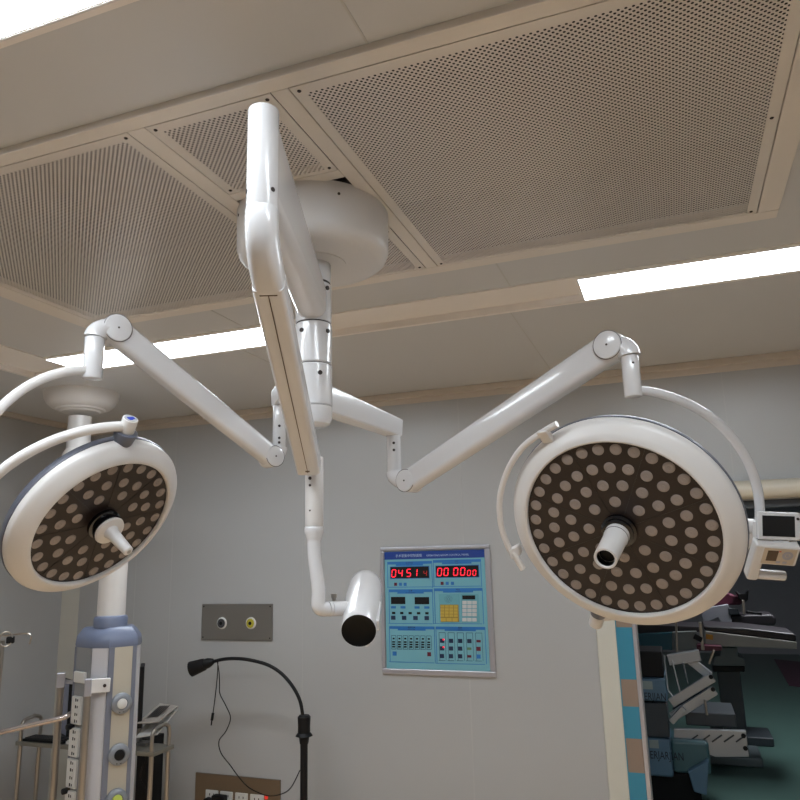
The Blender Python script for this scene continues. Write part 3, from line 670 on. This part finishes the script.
# monitors seen edge-on
def monitor(x, y, zc, w_, h_, ang, label, scr):
    o = empty('computer_monitor', (x, y, zs_+.01), label, 'monitor'); u = V((math.cos(ang), math.sin(ang), 0)); n_ = u.cross(V((0, 0, 1)))
    c = V((x, y, zc)); MB().obox(c, u*w_, n_*.015, V((0, 0, h_))).build('casing', BLACK, o, bevel=.004)
    MB().obox(c+n_*.0155, u*(w_-.015), n_*.001, V((0, 0, h_-.015))).build('screen', scr, o)
    MB().cyl((x, y, zs_+.03), (x, y, zc-h_+.02), .02, n=16).box(x-.09, x+.09, y-.04, y+.045, zs_+.0105, zs_+.028).build('stand', mat('grey_stand', (.2, .2, .2), .4, .5), o); return o
p = at(71, 715, 4.64)
monitor(p.x-.02, 4.60, zat(p.x, 4.60, 707), .11, .20, math.radians(-28), 'computer monitor with pale blue screen just left of the pendant column', mat('pale_screen', (.25, .28, .40), .2))
p = at(141, 700, 4.60)
monitor(p.x+.0, 4.60, zat(p.x, 4.60, 695), .10, .21, math.radians(128), 'black computer monitor edge showing right of the pendant column', BLACKG)
# magazine tray leaning off the trolley's right end
pa, pb, pc, pd_ = at(137, 723, 4.5), at(160, 703, 4.8), at(178, 706, 4.8), at(158, 722, 4.5)
mg = empty('file_tray', (pa+pc)/2, 'papers in a grey tray overhanging the right end of the trolley', 'papers')
dn_ = V((0, 0, -.006))
MB().poly([pa, pd_, pc, pb, pa+dn_, pd_+dn_, pc+dn_, pb+dn_], [(0, 1, 2, 3), (7, 6, 5, 4), (0, 4, 5, 1), (1, 5, 6, 2), (2, 6, 7, 3), (3, 7, 4, 0)]).build('sheet', mat('paper_grey', (.40, .36, .32), .6), mg)
u_ = (pd_-pa); v_ = (pb-pa); g = MB(); up_ = V((0, 0, .0015))
for k in range(5):
    q = pa+u_*(.22+.11*k)+v_*.55+up_; q2 = u_*.04; w2 = v_*.28; g.poly([q-q2-w2, q+q2-w2, q+q2+w2, q-q2+w2], [(0, 1, 2, 3)])
g.build('print', mat('print_black', (.03, .025, .025), .6), mg)
tp = [pa+V((0, 0, -.09)), pd_+V((0, 0, -.075)), pc+V((0, 0, -.012)), pb+V((0, 0, -.012))]
MB().poly(tp+[x_+V((0, 0, -.01)) for x_ in tp], [(0, 1, 2, 3), (7, 6, 5, 4), (0, 4, 5, 1), (1, 5, 6, 2), (2, 6, 7, 3), (3, 7, 4, 0)]).build('tray', WPLAST, mg)
cbp = smoothpath([at(141, 745, 4.6), at(144, 760, 4.55), at(140, 778, 4.6), at(146, 792, 4.6), at(143, 812, 4.6)], 6)
o = MB().tube(cbp, .006, 8).build('power_cable', BLACK); tag(o, 'black cable hanging under the right end of the trolley', 'cable')
o = MB().box(at(137, 750, 4.9).x, at(147, 750, 4.9).x, 4.9, 5.1, FZ, at(140, 749, 4.6).z-.01).build('computer_tower', BLACK, bevel=.006); tag(o, 'black computer tower under the right end of the trolley', 'computer')

# ================================================================== IV STAND (left edge)
p = pd(2, 650, 4.0)
iv = empty('iv_stand', (p.x, p.y, FZ), 'steel drip stand with black clamp and hook at the left edge', 'drip stand')
MB().cyl((p.x, p.y, FZ+.02), (p.x, p.y, p.z+.05), .012, n=16).build('pole', STEEL, iv)
MB().lathe((p.x, p.y, FZ), (0, 0, 1), [(.22, 0), (.22, .015), (.05, .03), (.02, .05)], 40).build('base', STEEL, iv)
k0 = pd(10.5, 640, 3.98)
MB().obox(k0, e1*.020, e2*.02, V((0, 0, .018))).build('clamp', BLACK, iv, bevel=.006)
rg = MB(); cc_ = pd(6, 639, 3.96)
rg.tube([cc_+e1*(.032*math.cos(t))+V((0, 0, .038*math.sin(t))) for t in [2*math.pi*i/24 for i in range(25)]], .004, 8); rg.build('ring', STEEL, iv)
MB().tube(smoothpath([pd(3, 636, 4.0), pd(14, 634.5, 4.0), pd(27, 633.5, 4.0), pd(31, 636, 4.0), pd(31, 639, 4.0), pd(29.5, 644, 4.0)], 5), .005, 10).build('hook', STEEL, iv)

# ================================================================== WALL PLATES
def rect_on_wall(x0, x1, z0, z1, th=.012): return MB().box(x0, x1, YB-th, YB, z0, z1)
wp = empty('wall_outlet_plate', (-3.36, YB, 1.27), 'brushed steel wall plate with one grey and one yellow round outlet', 'wall plate')
rect_on_wall(-3.69, -3.03, 1.13, 1.41, .014).build('plate', BRSTEEL, wp, bevel=.004)
for pxx, cm in ((223, mat('outlet_black_grey', (.06, .06, .065), .4)), (252, mat('outlet_yellow_ring', (.42, .36, .03), .4))):
    q = at(pxx, 623, YB); o = V((q.x, YB-.014, q.z))
    g = MB().lathe(o, (0, -1, 0), [(.046, 0), (.046, .004), (.040, .010), (.032, .010)], 36).build('outlet', WPLAST, wp)
    MB().lathe(o+V((0, -.008, 0)), (0, -1, 0), [(.035, 0), (.035, .006), (.028, .008), (.019, .008)], 32).build('coloured_ring', cm, g)
    MB().lathe(o+V((0, -.014, 0)), (0, -1, 0), [(.014, 0), (.014, .004)], 20).build('outlet_bore', BLACK, g)
sb = MB()
for x in (-3.67, -3.05):
    for z_ in (1.15, 1.39): sb.cyl((x, YB-.014, z_), (x, YB-.016, z_), .006, n=10)
sb.each('screw', SEAM, wp)
sp = empty('wall_socket_panel', (-3.31, YB, .0), 'bronze coloured steel wall panel with a row of white power sockets', 'socket panel')
rect_on_wall(-3.70, -2.945, -.18, .135, .014).build('plate', BRSTEEL2, sp, bevel=.004)
for k, (xa, xb) in enumerate(((207, 219.5), (221.5, 234), (236.5, 249), (251.5, 265))):
    x0 = at(xa, 795, YB).x; x1 = at(xb, 795, YB).x; z1 = .022; z0 = -.11
    g = rect_on_wall(x0, x1, z0, z1, .022).build('power_socket', WPLAST, sp, bevel=.004)
    h = MB(); xc = (x0+x1)/2
    for (dx, dz, a_, b2) in ((-.018, -.03, .003, .008), (.018, -.03, .003, .008), (-.02, -.075, .006, .004), (.02, -.075, .006, .004), (0, -.1, .003, .007)): h.box(xc+dx-a_, xc+dx+a_, YB-.0235, YB-.021, z1+dz-b2, z1+dz+b2)
    h.build('socket_holes', BLACK, g)
q = at(267.5, 796.5, YB); MB().cyl((q.x, YB-.014, q.z), (q.x, YB-.022, q.z), .014, n=16).build('indicator_lamp', mat('indicator_red', (.5, .02, .02), .3, emit=(1, .05, .03), es=.4), sp)
q = at(224, 796, YB); pw = MB().box(q.x-.062, q.x+.05, YB-.085, YB-.0235, q.z-.035, q.z+.022).build('power_adapter', BLACK, bevel=.01); tag(pw, 'black power adapter plugged into the wall socket panel', 'adapter')
q = at(211, 800, YB); pw = MB().cyl((q.x, YB-.0235, q.z), (q.x, YB-.07, q.z), .032, n=20, rd=.006).build('power_plug', BLACK); tag(pw, 'round black plug in the leftmost socket of the bronze panel', 'plug')

# ================================================================== GOOSENECK LAMP
YG = 4.85
b0 = at(304, 760, YG)
gl = empty('gooseneck_lamp', (b0.x, YG, FZ), 'black gooseneck examination lamp standing in front of the wall', 'examination lamp')
zc3 = at(303, 735, YG).z; zt3 = at(303, 716, YG).z
MB().cyl((b0.x, YG, FZ+.03), (b0.x, YG, zc3), .026, n=20).build('pole', BLACK, gl)
MB().lathe((b0.x, YG, FZ), (0, 0, 1), [(.20, 0), (.20, .02), (.05, .045), (.026, .06)], 40).build('base', BLACK, gl)
MB().lathe((b0.x, YG, zc3-.005), (0, 0, 1), [(.030, -.05), (.038, 0), (.060, .0), (.056, .008), (.044, .022), (.043, .06), (.046, zt3-zc3), (.035, zt3-zc3+.012), (.012, zt3-zc3+.014)], 32).build('collar', BLACK, gl)
gp = [at(*q, YG) for q in ((303, 717), (300, 701), (293, 687), (282, 674), (268, 665), (250, 660), (235, 658.5), (222, 659.5), (210, 662.5))]
MB().tube(smoothpath(gp, 6), .0125, 14).build('gooseneck', BLACK, gl)
h0 = at(211, 662, YG); h1 = at(193.5, 668.5, YG)+V((0, -.03, 0)); hd_ = (h1-h0); L = hd_.length
MB().lathe(h0, hd_, [(.02, -.02), (.028, 0), (.036, .02), (.038, .05), (.044, .055), (.056, L-.004), (.056, L), (.048, L), (.04, L-.02), (0, L-.03)], 36, caps=False).build('lamp_head', BLACK, gl)
MB().lathe(h0+hd_*.80, hd_, [(0, 0), (.044, .001)], 24, caps=False).build('lens', mat('lens_dark', (.02, .02, .025), .1), gl)
w1 = [at(*q, YG-.03) for q in ((217, 660), (219, 672), (219.5, 684), (220, 694), (226, 706), (230.5, 718), (226, 731), (219, 741), (221, 753), (230, 765), (238, 776), (247, 786), (257, 792), (270, 796), (284, 793), (292, 786), (300, 770))]
MB().tube(smoothpath(w1, 5), .0038, 8).build('wire', BLACK, gl)
w2 = [at(*q, YG-.035) for q in ((218, 660), (217, 680), (214.5, 702), (213, 713))]
MB().tube(smoothpath(w2, 5), .0036, 8).cyl(w2[-1]+V((0, 0, .0)), w2[-1]+V((-.008, 0, -.05)), .010, n=12).cyl(w2[-1]+V((-.008, 0, -.05)), w2[-1]+V((-.012, 0, -.085)), .005, n=8).build('loose_connector', BLACK, gl)

# ================================================================== CONTROL PANEL
cp = empty('control_panel', (-1.68, YB, 1.37), 'light blue operating room control panel with red clock digits on the back wall', 'control panel')
X0, X1, Z0, Z1 = -2.105, -1.254, .912, 1.822
fr = MB()
W_ = .042; yf = YB-.018
for q in ((X0, X1, Z1-W_+.012, Z1), (X0, X1, Z0, Z0+W_), (X0, X0+W_-.012, Z0+W_, Z1-W_+.012), (X1-W_, X1, Z0+W_, Z1-W_+.012)): fr.box(q[0], q[1], yf, YB, q[2], q[3])
fr.build('frame', ALU, cp, bevel=.010, seg=3)
FX0, FX1, FZ0, FZ1 = X0+.036, X1-.040, Z0+.040, Z1-.036
PB = mat('panel_light_blue', (.17, .42, .50), .35, var=.02); PD = mat('panel_deep_blue', (.010, .045, .26), .35, var=.02); PM = mat('panel_mid_blue', (.025, .17, .48), .35, var=.02)
PG = mat('panel_navy', (.012, .03, .08), .4); PR_ = mat('button_maroon', (.12, .01, .03), .4); PW = mat('key_white', (.52, .55, .56), .4); PY = mat('key_yellow', (.52, .38, .07), .4)
DIG = emis('red_digits', (1, .015, .04), 2.2); DIG.node_tree.nodes['Principled BSDF'].inputs['Base Color'].default_value = (.1, .0, .0, 1)
DIGD = mat('dim_red_digits', (.12, .01, .01), .4, emit=(1, .02, .02), es=.35)
pfc = MB().box(FX0, FX1, YB-.012, YB-.004, FZ0, FZ1).build('face', PB, cp)
LY = YB-.012
def U(u): return FX0+(FX1-FX0)*u
def Vv(v): return FZ1-(FZ1-FZ0)*v
# element positions read as zoomed-crop coordinates of the face quad
def uv(x, y):
    t = (y-105)/(704-105); xl = 75+13*t; xr = 572+33*t; u = (x-xl)/(xr-xl)
    yt = 112-15*u; yb = 700+8*u; return u, (y-yt)/(yb-yt)
def rc(m, x0, y0, x1, y1, th=.002, l=0):
    u0, v0 = uv(x0, y0); u1, _ = uv(x1, y0); _, v1 = uv(x0, y1); m.box(U(u0), U(u1), LY-th-l, LY-l, Vv(v0), Vv(v1)); return m
ti = MB().box(U(0), U(1), LY-.001, LY, Vv(0), Vv(.068)).build('title_strip', PD, cp)
TW = mat('title_lettering', (.45, .55, .70), .5)
def txt(s, x, y, size, m, name='lettering', par=cp, sx=1., l=.0012): 
    u, v = uv(x, y); return text(name, s, size, m, (U(u), LY-l, Vv(v)), (1, 0, 0), (0, 0, 1), par, .0003, 'CENTER', sx)
txt('手术室集中控制面板', 200, 131, .0235, TW, par=ti, sx=1.0)
txt('OPERATING ROOM CONTROL PANEL', 394, 127, .0195, TW, par=ti, sx=.98)
secs = [(90, 163, 318, 295, '北京时间', 'BEIJING TIME'), (323, 153, 556, 290, '计时', 'TIMER'), (98, 305, 322, 478, '空调', 'AIR CONDITIONING'), (329, 298, 565, 476, '电话', 'TELEPHONE'), (101, 490, 332, 668, '医用气体', 'MEDICAL GASES'), (338, 490, 580, 672, '照明', 'LIGHTING')]
for (x0, y0, x1, y1, zh, s) in secs:
    sc_ = MB(); t = 2.6
    rc(sc_, x0, y0, x1, y0+14); rc(sc_, x0+45, y0+13, x1-45, y0+21)
    rc(sc_, x0, y0+10, x0+t, y1); rc(sc_, x1-t, y0+10, x1, y1); rc(sc_, x0, y1-t, x1, y1)
    g = sc_.build('section_border', PM, cp)
    txt(zh, (x0+x1)/2, y0+6, .014, PG, par=g, l=.0022); txt(s, (x0+x1)/2, y0+16, .008, PG, par=g, l=.0022)
SEG = {'0': 'abcdef', '1': 'bc', '4': 'fgbc', '5': 'afgcd'}
def digit(m, ch, cx, cy, w_, h_):
    t = .0052*h_/.047
    u, v = uv(cx, cy); X, Z = U(u), Vv(v); a = w_/2; b_ = h_/2; sk = .12
    def bar(x0, z0, x1, z1):
        d_ = V((x1-x0, 0, z1-z0)); L = d_.length; d_.normalize(); p_ = V((-d_.z, 0, d_.x)); c = V((X+(x0+x1)/2+sk*(z0+z1)/2, LY-.0045, Z+(z0+z1)/2)); m.obox(c, (d_+V((sk*d_.z, 0, 0)))*(L/2-t*.45), p_*(t/2), V((0, .0006, 0)))
    G = {'a': (-a, b_, a, b_), 'g': (-a, 0, a, 0), 'd': (-a, -b_, a, -b_), 'f': (-a, 0, -a, b_), 'b': (a, 0, a, b_), 'e': (-a, -b_, -a, 0), 'c': (a, -b_, a, 0)}
    for k in SEG[ch]: bar(*G[k])
for (x0, y0, x1, y1, digs) in ((107, 190, 302, 248, (('0', 125, 222, 1, 0), ('4', 159, 221, 1, 0), ('5', 202, 219, 1, 0), ('1', 234, 218, 1, 0), ('4', 285, 221, .75, 1))),
                         (338, 184, 544, 242, (('0', 357, 214, 1, 0), ('0', 389, 213, 1, 0), ('0', 436, 212, 1, 0), ('0', 470, 211, 1, 0), ('0', 500, 218, .72, 0), ('0', 526, 217, .72, 0)))):
    g = rc(MB(), x0-3, y0-3, x1+3, y1+3, .002).build('display_bezel', PM, cp)
    rc(MB(), x0, y0, x1, y1, .004).build('display_window', BLACK, g)
    for ch, cx, cy, s, dim in digs:
        dgt = MB(); digit(dgt, ch, cx, cy, .030*s, .052*s); dgt.build('digit', DIGD if dim else DIG, g)
def btn(x, y, m_, w_=14, h_=16, name='button'): rc(MB(), x-w_/2, y-h_/2, x+w_/2, y+h_/2, .004).build(name, m_, cp)
for x, m_ in ((134, PR_), (159, PM), (183, PM)): btn(x, 278, m_)
for x, m_ in ((369, PR_), (394, PM), (420, PM)): btn(x, 272, m_)
for x0, x1 in ((110, 183), (232, 304)): rc(MB(), x0, 343, x1, 379, .003).build('display_window', BLACK, cp)
for x in (123, 172, 244, 293): btn(x, 395, PM, 24, 12)
for x in (124, 166, 209, 252, 294): btn(x, 424, BLACK, 16, 11)
for x in (122, 178, 236, 293): btn(x, 448, PG, 22, 20)
kp_ = rc(MB(), 352, 326, 454, 470, .0015).build('keypad_board', mat('keypad_blue', (.13, .36, .43), .4), cp)
sg = MB()
for r_ in range(1, 4):
    for k in range(8+4*r_):
        a = 2*math.pi*k/(8+4*r_); x = 401+r_*6*math.cos(a); y = 351+r_*6*math.sin(a); rc(sg, x-1, y-1, x+1, y+1, .002)
sg.build('speaker_holes', PG, kp_)
rc(MB(), 360, 380, 450, 466, .0022).build('keypad_ground', mat('keypad_amber', (.30, .21, .04), .4), kp_)
for r_ in range(4):
    for c_ in range(4): g = rc(MB(), 362+22*c_, 382+15.5*r_, 381+22*c_, 395+15.5*r_, .0045).build('key', PY, kp_)
for c_ in range(3): rc(MB(), 363+29*c_, 447, 389+29*c_, 464, .0045).build('key', PY, kp_)
kw = rc(MB(), 460, 326, 546, 470, .0015).build('keypad_board', mat('keypad_blue', (.13, .36, .43)), cp)
rc(MB(), 468, 333, 530, 353, .003).build('display_window', BLACK, kw)
for r_ in range(4):
    for c_ in range(3): rc(MB(), 469+24*c_, 360+20*r_, 490+24*c_, 377+20*r_, .0045).build('key', PW, kw)
for c_ in range(3): rc(MB(), 469+24*c_, 445, 490+24*c_, 463, .0045).build('key', PW, kw)
for c_ in range(7):
    x = 124+30*c_; g = MB(); rc(g, x-12, 537, x-10.5, 604, .0015); rc(g, x+10.5, 537, x+12, 604, .0015); rc(g, x-12, 536, x+12, 538, .0015); rc(g, x-12, 603, x+12, 605, .0015)
    g = g.build('gas_column', PG, cp); lm = MB()
    for r_ in range(3): rc(lm, x-7, 565+12*r_, x+7, 572+12*r_, .003)
    rc(lm, x-5, 548, x+5, 556, .0008); lm.build('indicators', BLACK, g)
btn(129, 626, PM, 20, 20); btn(306, 627, PR_, 18, 20)
for c_ in range(5):
    x = 370+44*c_+c_*.6; g = MB(); rc(g, x-16, 520, x-14.5, 657, .0015); rc(g, x+14.5, 520, x+16, 657, .0015); rc(g, x-16, 519, x+16, 521, .0015); rc(g, x-16, 656, x+16, 658, .0015)
    g = g.build('switch_column', PG, cp)
    for r_ in range(3):
        y = 560+37.5*r_; m_ = PG
        if c_ == 3 and r_ == 1: m_ = mat('button_green', (.10, .22, .12), .4)
        if c_ == 3 and r_ == 2 or c_ == 4 and r_ < 2: m_ = PR_
        if c_ == 4 and r_ == 2: m_ = PM
        s = 10 if m_ in (PG, PM) or (c_ == 4 and r_ == 1) else 6
        rc(MB(), x-10, y-s, x+10, y+s, .004).build('switch', m_, g)
        if c_ == 0 and r_ < 2: rc(MB(), x+4, y-9, x+11, y-3, .0055).build('pilot_light', DIG, g)

# ================================================================== BEYOND THE DOORWAY
BLC = mat('cabinet_blue', (.11, .20, .29), .45); DKC = mat('cabinet_dark', (.045, .055, .065), .45); DK = mat('dark_cushion', (.022, .018, .022), .45)
TEAL = mat('teal_panel', (.03, .12, .16), .4); PALE = mat('pale_side_rail', (.40, .39, .37), .4); MAR = mat('maroon_vinyl', (.12, .02, .045), .45)
def pbox(x0, y0, x1, y1, Y, dp, m=None, skew=0):
    m = m or MB(); a = py(x0, y0, Y); b_ = py(x1, y1, Y); return m.box(a.x, b_.x, Y, Y+dp, a.z, b_.z)
Y1 = 6.75
hb = empty('surgical_table_chassis', (py(655, 780, Y1).x, Y1+.3, FZ), 'blue grey operating table chassis with silver scissor beams just inside the doorway', 'table chassis')
pbox(630, 737, 674, 778, Y1, .5).build('lower_cabinet', BLC, hb, bevel=.02)
pbox(630, 702, 670, 738, Y1+.02, .45).build('dark_shroud', DKC, hb, bevel=.01)
pbox(630, 678, 668, 702, Y1, .5).build('upper_cabinet', BLC, hb, bevel=.015)
pbox(630, 651, 664, 678, Y1+.05, .4).build('column_cover', BLACK, hb, bevel=.01)
pbox(670, 740, 712, 776, Y1+.06, .4).build('side_cover', mat('cover_teal', (.07, .15, .17), .4), hb, bevel=.03)
c = py(655, 780, Y1); c_ = py(700, 780, Y1); MB().box(c.x-.1, c_.x, Y1+.08, Y1+.4, FZ+.002, c.z+.04).build('skirt', BLACK, hb)
b = MB(); 
for (x0, y0, x1, y1, x2, y2, x3, y3) in ((692, 770, 708, 758, 707, 795, 697, 792),):
    P4 = [py(*q, Y1-.02) for q in ((688, 772), (709, 760), (707, 796), (694, 792))]
    b.poly(P4+[q+V((0, .35, 0)) for q in P4], [(0, 1, 2, 3), (7, 6, 5, 4), (0, 4, 5, 1), (1, 5, 6, 2), (2, 6, 7, 3), (3, 7, 4, 0)])
b.build('foot', BLC, hb, bevel=.01)
for y0, tx in ((681, 1), (740, 1)):
    pbox(641 if y0 < 700 else 649, y0, 653 if y0 < 700 else 659, y0+8.5, Y1-.006, .007).build('label_plate', mat('label_plate', (.30, .36, .36), .5), hb)
TXM = mat('cabinet_lettering', (.01, .015, .025), .5)
q = py(652.5, 697, Y1-.003); text('lettering', 'GERJIAN', .085, TXM, (q.x, q.y, q.z), (1, 0, 0), (0, 0, 1), hb, .0015, sx=.68)
q = py(664, 756, Y1-.003); text('lettering', 'GERJARJIAN', .085, TXM, (q.x, q.y, q.z), (1, 0, 0), (0, 0, 1), hb, .0015, sx=.68)
def beam(pa_, pb_, Y, wd, th, m_, nm, par):
    a = py(*pa_, Y); b_ = py(*pb_, Y); d_ = b_-a; L = d_.length; d_.normalize(); p_ = V((-d_.z, 0, d_.x)); o = MB().obox((a+b_)/2, d_*(L/2), p_*wd/2, V((0, th, 0))).build(nm, m_, par, bevel=.006); return a, b_
Y2 = 6.9
beam((671, 703), (713, 677), Y2, .075, .02, SILV, 'scissor_beam', hb); beam((672, 717), (715, 690), Y2, .075, .02, SILV, 'scissor_beam', hb)
beam((674, 711), (708, 688), Y2+.12, .05, .02, DKC, 'scissor_beam', hb)
beam((668, 660), (700, 655), Y2+.1, .09, .03, SILV, 'cross_frame', hb)
beam((690, 660), (710, 676), Y2+.15, .07, .03, SILV, 'cross_frame', hb)
beam((671, 722), (684, 708), Y2-.05, .05, .02, SILV, 'link_plate', hb)
for (pa_, pb_) in (((664, 655), (668, 690)), ((668, 690), (674, 698)), ((683, 662), (688, 684)), ((672, 660), (680, 692))):
    beam(pa_, pb_, Y2-.03, .012, .008, mat('cable_white', (.5, .52, .54), .4), 'linkage_rod', hb)
sb = MB()
for q in ((711, 677), (713, 689.5)):
    c = py(*q, Y2-.03); sb.cyl(c, c+V((0, .02, 0)), .018, n=14)
sb.each('pivot_bolt', BLACK, hb)
P4 = [py(*q, Y2) for q in ((674, 729), (746, 731), (749, 757), (716, 757), (674, 742))]
n5 = 5; MB().poly(P4+[q+V((0, .05, 0)) for q in P4], [tuple(range(5)), tuple(range(9, 4, -1))]+[(i_, (i_+1) % 5, 5+(i_+1) % 5, 5+i_)[::-1] for i_ in range(5)]).build('slotted_plate', SILV, hb, bevel=.004)
for k in range(5):
    x = 688+12*k; beam((x, 742), (x+10, 735), Y2-.004, .012, .003, DKC, 'slot', hb)
pbox(685, 712, 737, 728, Y2+.1, .5).build('battery_tray', DKC, hb, bevel=.01)
sb = MB()
for q in ((743.5, 736), (745.5, 748.5)):
    c = py(*q, Y2-.01); sb.cyl(c, c+V((0, .02, 0)), .018, n=14)
sb.each('pivot_bolt', BLACK, hb)
a = py(705, 700, Y2-.04); b_ = py(707, 715, Y2-.04); MB().cyl(a, b_, .010, n=12).build('steel_pin', STEEL, hb)
# operating table with mattress
Y3 = 8.0
ot = empty('operating_table', (py(730, 668, Y3).x, Y3+.3, FZ), 'operating table with pale side rail and dark mattress beyond the doorway', 'operating table')
def slab(pts, Y, dp, m_, nm, par, bevel=.01):
    P_ = [py(*q, Y) for q in pts]; n = len(P_)
    return MB().poly(P_+[q+V((0, dp, 0)) for q in P_], [tuple(range(n)), tuple(range(2*n-1, n-1, -1))]+[(i_, (i_+1) % n, n+(i_+1) % n, n+i_)[::-1] for i_ in range(n)]).build(nm, m_, par, bevel=bevel)
slab([(705, 631), (797, 642), (797, 649), (705, 646)], Y3, .55, PALE, 'side_rail', ot)
slab([(703, 626), (745, 628), (796, 634), (797, 642), (705, 631)], Y3+.02, .6, DK, 'mattress', ot, .02)
slab([(672, 632), (697, 631), (698, 643), (694, 650), (672, 650)], Y3-.05, .5, mat('pale_grey_cover', (.22, .24, .24), .4), 'head_section', ot)
slab([(635, 634), (673, 632), (673, 650), (635, 650)], Y3-.03, .5, TEAL, 'teal_section', ot)
slab([(632, 624), (700, 627), (700, 632), (632, 634)], Y3, .5, DK, 'head_cushion', ot)
slab([(697, 645), (722, 646), (722, 651), (697, 651)], Y3-.1, .2, MAR, 'red_cushion', ot)
slab([(706, 634), (713, 635), (713, 640), (706, 639)], Y3-.006, .004, mat('orange_sticker', (.55, .27, .02), .4), 'sticker', ot, 0)
slab([(720, 647), (738, 648), (738, 656), (744, 658), (745, 666), (712, 666), (714, 656), (720, 655)], Y3+.2, .35, mat('table_column_grey', (.12, .15, .16), .4), 'pedestal', ot)
slab([(713, 666), (745, 666), (745, 672), (713, 672)], Y3+.22, .3, BLACK, 'pedestal_foot', ot)
c = py(725, 675, Y3+.2); MB().box(c.x-.3, c.x+.25, Y3+.15, Y3+.65, FZ, FZ+.09).build('floor_base', mat('table_column_grey', (.12, .15, .16)), ot, bevel=.02)
c = py(728, 668, Y3+.3); MB().box(c.x-.1, c.x+.1, Y3+.3, Y3+.5, FZ+.08, c.z).build('pedestal_core', DKC, ot)
beam((676, 618), (677, 652), Y3-.1, .022, .012, STEEL, 'accessory_post', ot); beam((700, 622), (703, 650), Y3-.1, .03, .02, STEEL, 'accessory_post', ot)
beam((714, 650), (709, 664), Y3-.12, .022, .01, STEEL, 'clamp_lever', ot); beam((694, 636), (702, 640), Y3-.12, .05, .015, BLACK, 'clamp', ot)
# second table behind with arm pad, leg support
Y4 = 9.0
t2 = empty('operating_table', (py(750, 640, Y4).x, Y4+.3, FZ), 'farther operating table with black arm pad and leg holder behind the first', 'operating table')
slab([(729, 615), (772, 614), (777, 618), (776, 626), (730, 626)], Y4, .4, DK, 'arm_pad', t2, .03)
slab([(726, 626), (775, 627), (770, 633), (726, 630)], Y4+.02, .4, mat('frame_grey', (.20, .21, .22), .4), 'pad_frame', t2)
slab([(700, 600), (728, 593), (745, 600), (741, 605), (712, 606), (700, 612)], Y4, .3, MAR, 'knee_cushion', t2, .02)
slab([(736, 591), (740, 594), (745, 593), (749, 589), (748, 600), (745, 603), (739, 599)], Y4-.1, .15, BLACK, 'leg_holder', t2, .01)
slab([(700, 612), (712, 607), (728, 604), (732, 622), (724, 626), (718, 618), (704, 624)], Y4-.05, .06, mat('crumpled_metal', (.36, .36, .40), .4), 'hinge_cover', t2, .01)
beam((743, 600), (744, 614), Y4-.12, .03, .015, STEEL, 'holder_post', t2)
slab([(728, 608), (738, 609), (740, 615), (729, 615)], Y4-.06, .1, DKC, 'clamp', t2)
beam((746, 612), (762, 614), Y4-.08, .03, .02, BLACK, 'lever', t2)
c = py(729, 630, Y4+.2); MB().box(c.x-.06, c.x+.06, Y4+.1, Y4+.35, FZ+.08, c.z).box(c.x-.3, c.x+.3, Y4+.0, Y4+.5, FZ, FZ+.09).build('pedestal', DKC, t2, bevel=.015)
# floor mat
P_ = [pz(*q, FZ+.012) for q in ((774, 659), (812, 663), (830, 690), (789, 685))]
P2 = [q-V((0, 0, .010)) for q in P_]
o = MB().poly(P_+P2, [(0, 1, 2, 3)[::-1], (4, 5, 6, 7), (0, 1, 5, 4), (1, 2, 6, 5), (2, 3, 7, 6), (3, 0, 4, 7)]).build('floor_mat', mat('maroon_mat', (.10, .045, .07), .5)); tag(o, 'dull maroon mat lying on the green floor beyond the doorway', 'mat')
